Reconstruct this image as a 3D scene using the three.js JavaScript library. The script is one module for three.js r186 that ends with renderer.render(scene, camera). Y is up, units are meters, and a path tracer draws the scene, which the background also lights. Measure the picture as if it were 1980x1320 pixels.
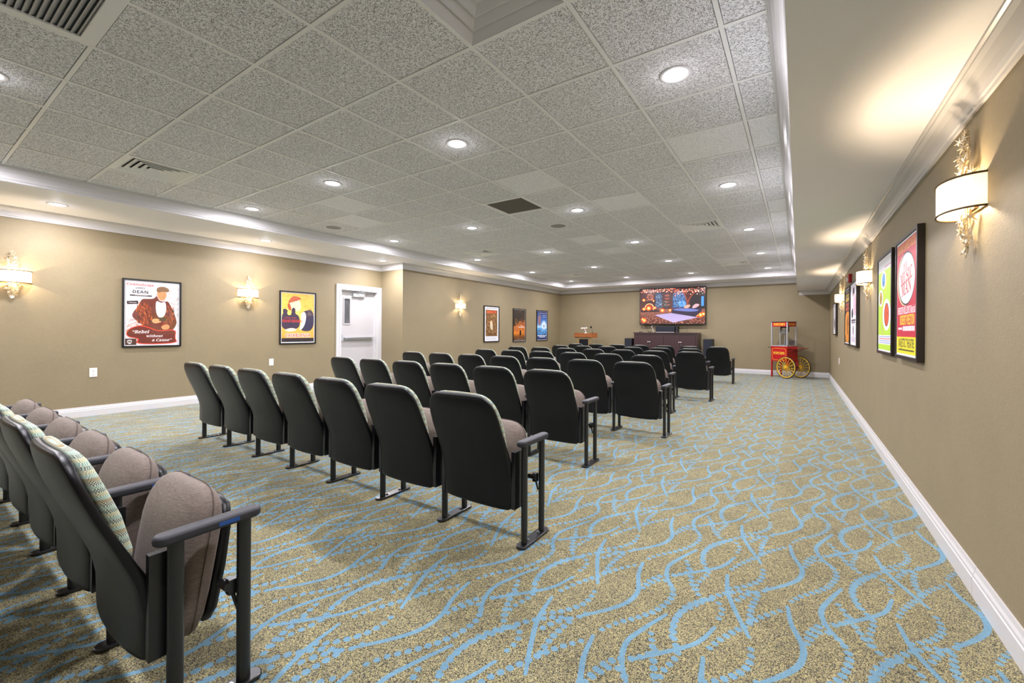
import * as THREE from 'three';
import { mergeGeometries, toCreasedNormals } from 'three/addons/utils/BufferGeometryUtils.js';
import { RoundedBoxGeometry } from 'three/addons/geometries/RoundedBoxGeometry.js';
import { RectAreaLightUniformsLib } from 'three/addons/lights/RectAreaLightUniformsLib.js';

// ---------------------------------------------------------------- camera, light, exposure
const scene = new THREE.Scene();
scene.background = new THREE.Color(0x000000);
const camera = new THREE.PerspectiveCamera(2 * Math.atan(660 / 824) * 180 / Math.PI, 1980 / 1320, 0.05, 60);
camera.rotation.order = 'YXZ';
camera.position.set(0, 1.19, 0);
camera.rotation.set(0, 0.592, 0.0056);
camera.setViewOffset(1980, 1320, 0, 20.4, 1980, 1320);
scene.add(camera);
RectAreaLightUniformsLib.init();
const renderer = new THREE.WebGLRenderer({ antialias: true });
renderer.toneMapping = THREE.LinearToneMapping;
renderer.toneMappingExposure = 0.94;
renderer.shadowMap.enabled = true;
const DOWNLIGHT_SIDE = 0.115, DOWNLIGHT_LUMINANCE = 1000, DOWNLIGHT_COLOR = new THREE.Color(0.99, 0.955, 1.04);
const LENS_GLOW = 3.2, LENS_SPILL = 0.04;
const SCONCE_CANDELA = 1.7, SCONCE_COLOR = new THREE.Color(1.0, 0.77, 0.52);
const SCREEN_GLOW = 2.3;

// ---------------------------------------------------------------- helpers
let seed = 12345;
const rnd = () => { seed = (seed * 1664525 + 1013904223) >>> 0; return seed / 4294967296; };
const rr = (a, b) => a + (b - a) * rnd();
const taken = {};
function numbered(n) { const k = taken[n] = (taken[n] ?? -1) + 1; return k ? n + '_' + String(k).padStart(3, '0') : n; }
function mesh(name, geo, mat, parent) {
  const m = new THREE.Mesh(geo, mat); m.name = name; m.castShadow = m.receiveShadow = true;
  (parent ?? scene).add(m);
  if (!parent) m.name = numbered(name);
  return m;
}
function thing(name, label, category, pos = [0, 0, 0], ry = 0, group) {
  const g = new THREE.Group(); g.name = numbered(name); g.position.set(...pos); g.rotation.y = ry;
  g.userData = { label, category }; if (group) g.userData.group = group;
  scene.add(g); return g;
}
function tag(o, label, category, group) { Object.assign(o.userData, { label, category }); if (group) o.userData.group = group; return o; }
function struct(name, geo, mat, label, parent) {
  const m = mesh(name, geo, mat, parent);
  if (!parent) { m.name = name; m.userData.kind = 'structure'; m.userData.label = label; }
  return m;
}
const box = (w, h, d, x = 0, y = 0, z = 0) => new THREE.BoxGeometry(w, h, d).translate(x, y, z);
const span = (x0, x1, y0, y1, z0, z1) => box(x1 - x0, y1 - y0, z1 - z0, (x0 + x1) / 2, (y0 + y1) / 2, (z0 + z1) / 2);
const rbox = (w, h, d, r, x = 0, y = 0, z = 0, s = 2) => new RoundedBoxGeometry(w, h, d, s, r).translate(x, y, z);
const cyl = (r0, r1, h, x = 0, y = 0, z = 0, n = 20) => new THREE.CylinderGeometry(r0, r1, h, n).translate(x, y, z);
function merge(list) { return mergeGeometries(list.map(g => { const q = g.index ? g.toNonIndexed() : g; for (const k of Object.keys(q.attributes)) if (!['position', 'normal', 'uv'].includes(k)) q.deleteAttribute(k); return q; })); }
function metreUV(geo) {                                   // box projection, uv in metres
  const g = geo.index ? geo.toNonIndexed() : geo, p = g.attributes.position, n = g.attributes.normal, uv = new Float32Array(p.count * 2);
  for (let i = 0; i < p.count; i++) {
    const a = Math.abs(n.getX(i)), b = Math.abs(n.getY(i)), c = Math.abs(n.getZ(i));
    if (b >= a && b >= c) { uv[2 * i] = p.getX(i); uv[2 * i + 1] = p.getZ(i); }
    else if (a >= c) { uv[2 * i] = p.getZ(i); uv[2 * i + 1] = p.getY(i); }
    else { uv[2 * i] = p.getX(i); uv[2 * i + 1] = p.getY(i); }
  }
  g.setAttribute('uv', new THREE.BufferAttribute(uv, 2)); return g;
}
function rod(a, b, r0, r1 = r0, n = 8) {
  const A = new THREE.Vector3(...a), B = new THREE.Vector3(...b), d = B.clone().sub(A), L = d.length();
  const g = new THREE.CylinderGeometry(r1, r0, L, n);
  g.applyQuaternion(new THREE.Quaternion().setFromUnitVectors(new THREE.Vector3(0, 1, 0), d.normalize()));
  return g.translate((A.x + B.x) / 2, (A.y + B.y) / 2, (A.z + B.z) / 2);
}
function tube(pts, r, seg = 24, n = 8) { return new THREE.TubeGeometry(new THREE.CatmullRomCurve3(pts.map(p => new THREE.Vector3(...p))), seg, r, n); }
// stack of rounded cross-sections: levels [y, halfWidth, zBack, zFront], bulge pushes the middle along z
function loft(levels, n = 28, e = 4, bulge = 0, bulgeW = 0.25) {
  const P = [], U = [], I = [];
  let arc = levels[0][0], last = null;
  const ring = ([y, w, zb, zf]) => { if (last) arc += Math.hypot(y - last[0], zf - last[3]); last = [y, w, zb, zf]; for (let k = 0; k < n; k++) {
    const t = 2 * Math.PI * k / n, c = Math.cos(t), s = Math.sin(t);
    const x = w * Math.sign(c) * Math.abs(c) ** (2 / e), q = Math.sign(s) * Math.abs(s) ** (2 / e);
    const z = (zb + zf) / 2 + (zb - zf) / 2 * q + bulge * (1 - (x / bulgeW) ** 2);
    P.push(x, y, z); U.push(x + (Math.abs(x) > w * 0.97 ? z : 0), arc);
  } };
  levels.forEach(ring);
  for (let j = 0; j < levels.length - 1; j++) for (let k = 0; k < n; k++) { const a = j * n + k, b = j * n + (k + 1) % n, c = a + n, d = b + n; I.push(a, c, b, b, c, d); }
  for (const j of [0, levels.length - 1]) {
    const L = levels[j], m = P.length / 3; P.push(0, L[0], (L[2] + L[3]) / 2 + bulge); U.push(0, L[0]);
    for (let k = 0; k < n; k++) { const a = j * n + k, b = j * n + (k + 1) % n; j ? I.push(a, m, b) : I.push(a, b, m); }
  }
  const g = new THREE.BufferGeometry(); g.setAttribute('position', new THREE.Float32BufferAttribute(P, 3)); g.setAttribute('uv', new THREE.Float32BufferAttribute(U, 2)); g.setIndex(I); g.computeVertexNormals();
  return g;
}
// sweep a moulding profile [d, y] along a floor-plan polyline [x, z]; d is measured to the right of travel
function moulding(path, profile, closed = false) {
  const n = path.length, m = profile.length, P = [], I = [], dir = (a, b) => { const x = b[0] - a[0], z = b[1] - a[1], l = Math.hypot(x, z); return [x / l, z / l]; };
  const rows = [];
  for (let i = 0; i < n; i++) {
    const prev = i > 0 ? dir(path[i - 1], path[i]) : closed ? dir(path[n - 1], path[0]) : null, next = i < n - 1 ? dir(path[i], path[i + 1]) : closed ? dir(path[n - 1], path[0]) : null;
    const a = prev ?? next, b = next ?? prev, na = [-a[1], a[0]], nb = [-b[1], b[0]];
    let mx = na[0] + nb[0], mz = na[1] + nb[1]; const k = 2 / (mx * mx + mz * mz); mx *= k; mz *= k;
    rows.push(profile.map(([d, y]) => [path[i][0] + mx * d, y, path[i][1] + mz * d]));
  }
  const total = closed ? n : n - 1;
  for (let i = 0; i < total; i++) { const A = rows[i], B = rows[(i + 1) % n]; for (let j = 0; j < m; j++) { const j2 = (j + 1) % m; P.push(...A[j], ...B[j], ...A[j2], ...A[j2], ...B[j], ...B[j2]); } }
  if (!closed) for (const [R, f] of [[rows[0], 1], [rows[n - 1], 0]]) {
    const tri = THREE.ShapeUtils.triangulateShape(profile.map(p => new THREE.Vector2(p[0], p[1])), []);
    for (const t of tri) { const q = f ? t : [t[2], t[1], t[0]]; for (const v of q) P.push(...R[v]); }
  }
  const g = new THREE.BufferGeometry(); g.setAttribute('position', new THREE.Float32BufferAttribute(P, 3)); g.computeVertexNormals();
  return metreUV(g);
}
function frustum(a0, y0, a1, y1, t = 0) {                 // four sloping sides of a square ring, half sizes a0 at y0 and a1 at y1
  const P = [], c = (a, y) => [[-a, y, -a], [a, y, -a], [a, y, a], [-a, y, a]], A = c(a0, y0), B = c(a1, y1);
  for (let k = 0; k < 4; k++) { const l = (k + 1) % 4; P.push(...A[k], ...B[k], ...A[l], ...A[l], ...B[k], ...B[l]); }
  const g = new THREE.BufferGeometry(); g.setAttribute('position', new THREE.Float32BufferAttribute(P, 3)); g.setAttribute('uv', new THREE.Float32BufferAttribute(new Float32Array(P.length / 3 * 2), 2)); g.computeVertexNormals(); return g;
}
// ---------------------------------------------------------------- textures
function canvas(w, h, draw) { const c = document.createElement('canvas'); c.width = w; c.height = h; draw(c.getContext('2d'), w, h); return c; }
function tex(c, { rx = 1, ry = 1, srgb = true, wrap = true } = {}) {
  const t = new THREE.CanvasTexture(c); if (srgb) t.colorSpace = THREE.SRGBColorSpace; if (wrap) t.wrapS = t.wrapT = THREE.RepeatWrapping; t.repeat.set(rx, ry); t.anisotropy = 8; return t;
}
function noisePixels(x, w, h, f) { const im = x.getImageData(0, 0, w, h), d = im.data; for (let i = 0; i < d.length; i += 4) f(d, i, (i >> 2) % w, (i >> 2) / w | 0); x.putImageData(im, 0, 0); }
const clampByte = v => v < 0 ? 0 : v > 255 ? 255 : v;
// smooth tiling value noise
function valueNoise(cells) { const v = new Float32Array(cells * cells); for (let i = 0; i < v.length; i++) v[i] = rnd();
  return (u, w) => { const x = u * cells, y = w * cells, i = Math.floor(x), j = Math.floor(y), fx = x - i, fy = y - j, sx = fx * fx * (3 - 2 * fx), sy = fy * fy * (3 - 2 * fy), g = (a, b) => v[((b % cells) + cells) % cells * cells + ((a % cells) + cells) % cells];
    return (g(i, j) * (1 - sx) + g(i + 1, j) * sx) * (1 - sy) + (g(i, j + 1) * (1 - sx) + g(i + 1, j + 1) * sx) * sy; }; }

// carpet: blue solid and dotted strands over a flecked loop pile; one canvas holds 3 x 3 pattern units
const CARPET_X = 0.627, CARPET_Z = 0.643;
const carpetMask = canvas(2048, 2048, (x, w, h) => {
  x.fillStyle = '#000'; x.fillRect(0, 0, w, h);
  const U = 3, sx = w / (U * CARPET_X), sy = h / (U * CARPET_Z);
  const solids = [   // [points as world x, z], width in metres
    [[[0.17, -2.50], [0.12, -2.37], [0.085, -2.25], [0.10, -2.15], [0.155, -2.05]], 0.026],
    [[[0.125, -2.17], [0.22, -2.28], [0.31, -2.40], [0.352, -2.53]], 0.024],
    [[[-0.035, -2.85], [-0.02, -2.73], [0.02, -2.59], [0.008, -2.49], [-0.04, -2.40], [-0.13, -2.28]], 0.028],
    [[[-0.285, -2.33], [-0.265, -2.18], [-0.22, -2.05], [-0.155, -1.90]], 0.026],
  ];
  const dots = [
    [[-0.035, -2.87], [0.01, -2.965], [0.08, -3.063], [0.13, -3.153], [0.16, -3.293], [0.13, -3.373], [0.09, -3.393], [0.04, -3.30], [0.015, -3.24]],
    [[0.352, -2.56], [0.36, -2.67], [0.32, -2.72], [0.24, -2.63], [0.21, -2.48], [0.23, -2.37], [0.26, -2.30], [0.235, -2.16], [0.25, -2.08]],
    [[-0.285, -2.36], [-0.25, -2.46], [-0.18, -2.60], [-0.13, -2.70], [-0.04, -2.83]],
    [[-0.15, -1.87], [-0.14, -1.80], [-0.15, -1.72], [-0.21, -1.62], [-0.29, -1.55]],
    [[-0.40, -1.70], [-0.42, -1.82], [-0.41, -1.90], [-0.36, -2.01], [-0.30, -2.12], [-0.21, -2.22], [-0.14, -2.26], [-0.10, -2.35]],
    [[-0.49, -1.74], [-0.45, -1.63], [-0.425, -1.55], [-0.40, -1.48], [-0.33, -1.38]],
    [[-0.16, -1.98], [-0.165, -2.08], [-0.16, -2.15], [-0.14, -2.26]],
    [[0.03, -1.95], [0.04, -2.06], [0.08, -2.14], [0.14, -2.19], [0.21, -2.30]],
    [[-0.14, -2.27], [-0.19, -2.20], [-0.235, -2.10]],
  ];
  x.fillStyle = x.strokeStyle = '#fff'; x.lineCap = 'round'; x.lineJoin = 'round';
  const fold = v => v;
  for (let a = -7; a <= 7; a++) for (let b = -2; b <= 9; b++) {
    const ox = a * CARPET_X, oz = b * CARPET_Z, X = px => (px + ox) * sx, Y = pz => (pz + oz) * sy;
    for (const [pts, wd] of solids) {
      const c = new THREE.CatmullRomCurve3(pts.map(p => new THREE.Vector3(p[0], 0, p[1])), false, 'centripetal').getPoints(26);
      if (!c.some(p => X(p.x) > -80 && X(p.x) < w + 80 && Y(p.z) > -80 && Y(p.z) < h + 80)) continue;
      for (let k = 0; k < c.length - 1; k++) { x.lineWidth = wd * sx * (0.48 + 0.32 * Math.sin(Math.PI * (k + 3) / (c.length + 4))); x.beginPath(); x.moveTo(X(c[k].x), Y(c[k].z)); x.lineTo(X(c[k + 1].x), Y(c[k + 1].z)); x.stroke(); }
    }
    for (const pts of dots) {
      const cv = new THREE.CatmullRomCurve3(pts.map(p => new THREE.Vector3(p[0], 0, p[1])), false, 'centripetal'), L = cv.getLength(), n = Math.round(L / 0.0375), c = cv.getSpacedPoints(n);
      c.forEach((p, k) => { if (k === 0 || k === n) return; const r = 0.0128 * sx * (0.85 + 0.3 * Math.sin(Math.PI * k / n)); const px = X(p.x), py = Y(p.z); if (px < -30 || px > w + 30 || py < -30 || py > h + 30) return; x.beginPath(); x.arc(px, py, r, 0, 7); x.fill(); });
    }
  }
});
const carpetCanvas = canvas(2048, 2048, (x, w, h) => {
  x.drawImage(carpetMask, 0, 0);
  const m = x.getImageData(0, 0, w, h).data.slice();
  const cell = 2.5, cw = Math.round(w / cell), kind = new Uint8Array(cw * cw), tone = new Float32Array(cw * cw), jx = new Float32Array(cw * cw), jy = new Float32Array(cw * cw);
  for (let i = 0; i < cw * cw; i++) { const q = rnd(); kind[i] = q < 0.37 ? 0 : q < 0.70 ? 1 : 2; tone[i] = rr(0.86, 1.14); jx[i] = rnd() * cell; jy[i] = rnd() * cell; }
  const col = [[172, 162, 112], [124, 120, 99], [48, 46, 40]], blue = [106, 145, 166];
  const patch = valueNoise(12), patch2 = valueNoise(40);
  noisePixels(x, w, h, (d, i, px, py) => {
    const ci = px / cell | 0, cj = py / cell | 0; let best = 1e9, bi = 0;
    for (let b = -1; b <= 1; b++) for (let a = -1; a <= 1; a++) { const k = ((cj + b + cw) % cw) * cw + (ci + a + cw) % cw, dx = (ci + a) * cell + jx[k] - px, dy = (cj + b) * cell + jy[k] - py, q = dx * dx + dy * dy; if (q < best) { best = q; bi = k; } }
    const k = bi, mx = ((k % cw) * cell + jx[k] | 0) % w, my = ((k / cw | 0) * cell + jy[k] | 0) % h;
    const isBlue = m[(my * w + mx) * 4] > 128, c = isBlue ? blue : col[kind[k]], p = 1 + 0.10 * (patch(px / w, py / h) - 0.5) + 0.08 * (patch2(px / w, py / h) - 0.5);
    const t = (isBlue ? 1 + (tone[k] - 1) * 0.7 : tone[k]) * p;
    d[i] = clampByte(c[0] * t); d[i + 1] = clampByte(c[1] * t); d[i + 2] = clampByte(c[2] * t);
  });
});
const pileBump = canvas(512, 512, (x, w, h) => { x.fillStyle = '#808080'; x.fillRect(0, 0, w, h); noisePixels(x, w, h, (d, i) => { d[i] = d[i + 1] = d[i + 2] = 90 + rnd() * 110; }); });

// acoustic ceiling board: pitted mineral fibre
function boardCanvas(coarse) {
  return canvas(1024, 1024, (x, w, h) => {
    x.fillStyle = '#fafafc'; x.fillRect(0, 0, w, h);
    const n = coarse ? 8800 : 8800;
    x.lineCap = 'round';
    for (let k = 0; k < n; k++) {
      const px = rnd() * w, py = rnd() * h, a = coarse ? rr(-0.7, 0.7) + (rnd() < 0.2 ? 1.4 : 0) : rr(0, 6.3), L = coarse ? rr(3, 17) : rr(1, 7), g = rr(66, 198) | 0;
      x.strokeStyle = `rgb(${g},${g - 2},${g - 3})`; x.lineWidth = coarse ? rr(1.4, 4.0) : rr(1.2, 3);
      x.beginPath(); x.moveTo(px, py); x.quadraticCurveTo(px + Math.cos(a) * L * .5 + rr(-2, 2), py + Math.sin(a) * L * .5 + rr(-2, 2), px + Math.cos(a) * L, py + Math.sin(a) * L); x.stroke();
    }
    noisePixels(x, w, h, (d, i) => { const q = rr(-9, 9); d[i] = clampByte(d[i] + q); d[i + 1] = clampByte(d[i + 1] + q); d[i + 2] = clampByte(d[i + 2] + q); });
  });
}
const boardA = boardCanvas(true), boardB = boardCanvas(false);
const wallBump = canvas(512, 512, (x, w, h) => { const n1 = valueNoise(128), n2 = valueNoise(48); noisePixels(x, w, h, (d, i, a, b) => { d[i] = d[i + 1] = d[i + 2] = 60 + 120 * n1(a / w, b / h) + 60 * n2(a / w, b / h); d[i + 3] = 255; }); });
const wallColor = canvas(512, 512, (x, w, h) => { const n1 = valueNoise(6), n2 = valueNoise(90); noisePixels(x, w, h, (d, i, a, b) => { const q = 1 + 0.03 * (n1(a / w, b / h) - .5) + 0.03 * (n2(a / w, b / h) - .5); d[i] = 136 * q; d[i + 1] = 123 * q; d[i + 2] = 94 * q; d[i + 3] = 255; }); });
// upholstery
const backWeave = canvas(512, 512, (x, w, h) => {
  x.fillStyle = '#c3c8ad'; x.fillRect(0, 0, w, h);
  const pal = [['#4f938c', '#dcdccb'], ['#22302f', '#c3d8cd'], ['#9b9c62', '#e2e0d2'], ['#5fa9a3', '#e4e4d8'], ['#b39a6c', '#3a403c'], ['#1d2a2b', '#d4dccf']];
  let y = 0, r = 0; while (y < h) {
    const [a, b] = pal[r % 6], rows = 3;
    for (let q = 0; q < rows; q++) for (let px = 0; px < w; px += 16) { const off = (q % 2) * 8; x.fillStyle = a; x.fillRect(px + off, y + q * 11 + 1, 9, 8); x.fillStyle = b; x.fillRect(px + off + 9, y + q * 11 + 1, 6, 8); }
    y += rows * 11 + 1; r++;
  }
  noisePixels(x, w, h, (d, i) => { const q = rr(-16, 16); for (let k = 0; k < 3; k++) d[i + k] = clampByte(d[i + k] + q); });
});
const seatWeave = canvas(512, 512, (x, w, h) => {
  x.fillStyle = '#74685f'; x.fillRect(0, 0, w, h);
  for (let k = 0; k < 5200; k++) { const g = rnd(); x.strokeStyle = g < .5 ? `rgba(98,86,80,${rr(.3, .8)})` : `rgba(158,146,138,${rr(.2, .6)})`; x.lineWidth = rr(1, 2); const px = rnd() * w, py = rnd() * h, L = rr(8, 40); x.beginPath(); x.moveTo(px, py); x.lineTo(px + L, py + rr(-1, 1)); x.stroke(); }
});
function woodCanvas(base, dark, n, len) { return canvas(512, 512, (x, w, h) => { x.fillStyle = base; x.fillRect(0, 0, w, h); for (let k = 0; k < n; k++) { x.strokeStyle = dark; x.globalAlpha = rr(.08, .4); x.lineWidth = rr(.6, 3); const px = rnd() * w, py = rnd() * h, L = rr(len * .4, len); x.beginPath(); x.moveTo(px, py); x.bezierCurveTo(px + rr(-6, 6), py + L * .3, px + rr(-6, 6), py + L * .6, px + rr(-4, 4), py + L); x.stroke(); } x.globalAlpha = 1; }); }

// ---------------------------------------------------------------- materials
const M = {};
const std = (color, roughness = 0.6, extra = {}) => new THREE.MeshStandardMaterial({ color, roughness, ...extra });
const phys = (color, roughness, extra = {}) => new THREE.MeshPhysicalMaterial({ color, roughness, ...extra });
M.wall = std(0xffffff, 0.62, { map: tex(wallColor, { rx: 0.7, ry: 0.7 }), bumpMap: tex(wallBump, { rx: 2, ry: 2, srgb: false }), bumpScale: 0.0009 });
M.white = std(0xcfcdcd, 0.34);
M.soffit = std(0xf4f3f5, 0.55, { bumpMap: tex(wallBump, { rx: 2, ry: 2, srgb: false }), bumpScale: 0.0005 });
M.carpet = phys(0xffffff, 0.95, { sheen: 0.8, sheenRoughness: 0.45, sheenColor: new THREE.Color(0.8, 0.8, 0.72), map: tex(carpetCanvas, { rx: 1, ry: 1 }), bumpMap: tex(pileBump, { rx: 4, ry: 4, srgb: false }), bumpScale: 0.0025 });
M.boards = [std(0xffffff, 0.95, { map: tex(boardA), bumpMap: tex(boardA, { srgb: false }), bumpScale: 0.003 }), std(0xffffff, 0.95, { map: tex(boardB), bumpMap: tex(boardB, { srgb: false }), bumpScale: 0.0012 })];
M.tee = std(0xf2f2ef, 0.45);
M.dark = std(0x0c0c0d, 0.7);
M.duct = std(0xa3a7aa, 0.45, { metalness: 0.6 });
M.plastic = phys(0x07080c, 0.36, { specularIntensity: 0.75, bumpMap: tex(wallBump, { rx: 12, ry: 12, srgb: false }), bumpScale: 0.0002 });
M.metalBlack = phys(0x141517, 0.33, { clearcoat: 0.3, clearcoatRoughness: 0.3 });
M.armrest = phys(0x2b2c32, 0.46, { bumpMap: tex(wallBump, { rx: 30, ry: 30, srgb: false }), bumpScale: 0.0005 });
M.backFabric = std(0xffffff, 0.9, { map: tex(backWeave, { rx: 6, ry: 6 }) });
M.seatFabric = phys(0xffffff, 0.85, { map: tex(seatWeave, { rx: 4.5, ry: 4.5 }), sheen: 0.4, sheenRoughness: 0.5, sheenColor: new THREE.Color(0.6, 0.55, 0.5) });
M.piping = std(0x554a44, 0.8);
M.steel = std(0xb8bcc2, 0.28, { metalness: 0.9 });
M.aluminium = std(0xc9ccd0, 0.35, { metalness: 0.55 });
M.tape = std(0x1d4f94, 0.5);
M.lens = std(0xffffff, 0.4, { emissive: new THREE.Color(1, 0.985, 0.97), emissiveIntensity: LENS_GLOW });
M.glass = phys(0xffffff, 0.02, { transmission: 1, thickness: 0, ior: 1.45 });
M.glazing = phys(0xffffff, 0.04, { transmission: 1, thickness: 0, ior: 1.3 });
M.star = std(0xe4d8bf, 0.3, { metalness: 0.7 });
M.sconceMetal = std(0x8d7a5c, 0.35, { metalness: 0.8 });
M.shade = phys(0xf3e3c4, 0.95, { transmission: 0.22, thickness: 0, side: THREE.DoubleSide });
M.shadeTrim = std(0x54452f, 0.5, { metalness: 0.3 });
M.bulb = std(0xffffff, 0.4, { emissive: SCONCE_COLOR, emissiveIntensity: 14 });
M.frameBlack = std(0x0e0e10, 0.35);
M.frameBrown = std(0x1f1816, 0.38);
M.mat = std(0xe9e9ea, 0.7);
M.doorPaint = std(0xbdbaba, 0.42);
M.plateWhite = std(0xeeeeec, 0.35);
// ---------------------------------------------------------------- room shell
const XL = -8.016, XL2 = -7.285, XR = 0.6755, ZF = -14.004, ZR = 2.9, ZJ = -6.485, HC = 2.8176, YS = 2.67, YR = 2.325;
const TX0 = -6.66, TX1 = -0.045, TZ0 = -13.21, TZ1 = 2.0;              // fascia of the raised ceiling tray
const DZ0 = -6.365, DZ1 = -5.445, DH = 2.045;                            // doorway in the left wall
{
  const g = new THREE.PlaneGeometry(9.2, 17.2, 1, 1).rotateX(-Math.PI / 2).translate(-3.67, 0, -5.55);
  const p = g.attributes.position, uv = g.attributes.uv;
  for (let i = 0; i < p.count; i++) uv.setXY(i, p.getX(i) / (3 * CARPET_X), -p.getZ(i) / (3 * CARPET_Z));
  const slab = box(9.2, 0.15, 17.2, -3.67, -0.0755, -5.55);
  struct('floor', merge([g, slab]), M.carpet, 'flecked tan carpet with blue solid and dotted wavy strands');
}
struct('wall_left', metreUV(merge([span(XL - 0.14, XL, 0, 3.1, DZ1, ZR + 0.14), span(XL - 0.14, XL, 0, 3.1, ZJ - 0.14, DZ0), span(XL - 0.14, XL, DH, 3.1, DZ0, DZ1)])), M.wall, 'taupe painted left wall with the exit doorway');
struct('wall_left_return', metreUV(span(XL, XL2, 0, 3.1, ZJ - 0.14, ZJ)), M.wall, 'short taupe return of the left wall beside the door');
struct('wall_left_front', metreUV(span(XL2 - 0.14, XL2, 0, 3.1, ZF - 0.14, ZJ - 0.14)), M.wall, 'taupe left wall section towards the screen');
struct('wall_front', metreUV(span(XL2, XR + 0.14, 0, 3.1, ZF - 0.14, ZF)), M.wall, 'taupe wall behind the television');
struct('wall_right', metreUV(span(XR, XR + 0.14, 0, 3.1, ZF, ZR + 0.14)), M.wall, 'long taupe right wall with framed posters');
struct('wall_rear', metreUV(span(XL, XR, 0, 3.1, ZR, ZR + 0.14)), M.wall, 'taupe rear wall behind the last row');
// soffits round the tray
struct('soffit_left', metreUV(span(XL, TX0, YS, 3.1, ZF, ZR)), M.soffit, 'white painted soffit along the left wall');
struct('soffit_front', metreUV(span(TX0, TX1, YS, 3.1, ZF, TZ0)), M.soffit, 'white painted soffit above the screen wall');
struct('soffit_rear', metreUV(span(TX0, TX1, YS, 3.1, TZ1, ZR)), M.soffit, 'white painted soffit at the rear');
struct('soffit_right', metreUV(span(TX1, XR, YR, 3.1, ZF, ZR)), M.soffit, 'lower white bulkhead along the poster wall');
// mouldings
const crownProfile = (top, h, d) => [[0, top - h], [d * .12, top - h], [d * .14, top - h * .88], [d * .22, top - h * .84], [d * .30, top - h * .66], [d * .45, top - h * .42], [d * .66, top - h * .25], [d * .84, top - h * .17], [d * .86, top - h * .11], [d * .98, top - h * .09], [d, top], [0, top]];
struct('trim_1', moulding([[XL, ZR], [XL, ZJ], [XL2, ZJ], [XL2, ZF], [TX1, ZF]], crownProfile(YS, 0.125, 0.1)), M.white, 'white crown moulding along left and front walls');
struct('trim_2', moulding([[TX1 + 0.055, ZF], [XR, ZF], [XR, ZR]], crownProfile(YR, 0.118, 0.1)), M.white, 'white crown moulding along the right wall');
struct('trim_3', moulding([[TX0, TZ1], [TX0, TZ0], [TX1, TZ0], [TX1, TZ1]], crownProfile(HC, HC - YS - 0.004, 0.094), true), M.white, 'white crown moulding inside the ceiling tray');
const baseProfile = [[0, 0], [0.018, 0], [0.018, 0.082], [0.0145, 0.086], [0.0145, 0.1], [0.009, 0.112], [0.007, 0.132], [0, 0.132]];
struct('baseboard_left', merge([moulding([[XL, ZR], [XL, DZ1 + 0.115]], baseProfile), moulding([[XL, DZ0 - 0.115], [XL, ZJ], [XL2, ZJ], [XL2, ZF]], baseProfile)]), M.white, 'white stepped baseboard on the left walls');
struct('baseboard_front', moulding([[XL2, ZF], [XR, ZF]], baseProfile), M.white, 'white stepped baseboard under the screen');
struct('baseboard_right', merge([moulding([[XR, ZF], [XR, -2.775]], baseProfile), moulding([[XR, -2.772], [XR, ZR]], baseProfile)]), M.white, 'white stepped baseboard under the posters');
struct('baseboard_rear', moulding([[XR, ZR], [XL, ZR]], baseProfile), M.white, 'white stepped baseboard at the rear');

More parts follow.
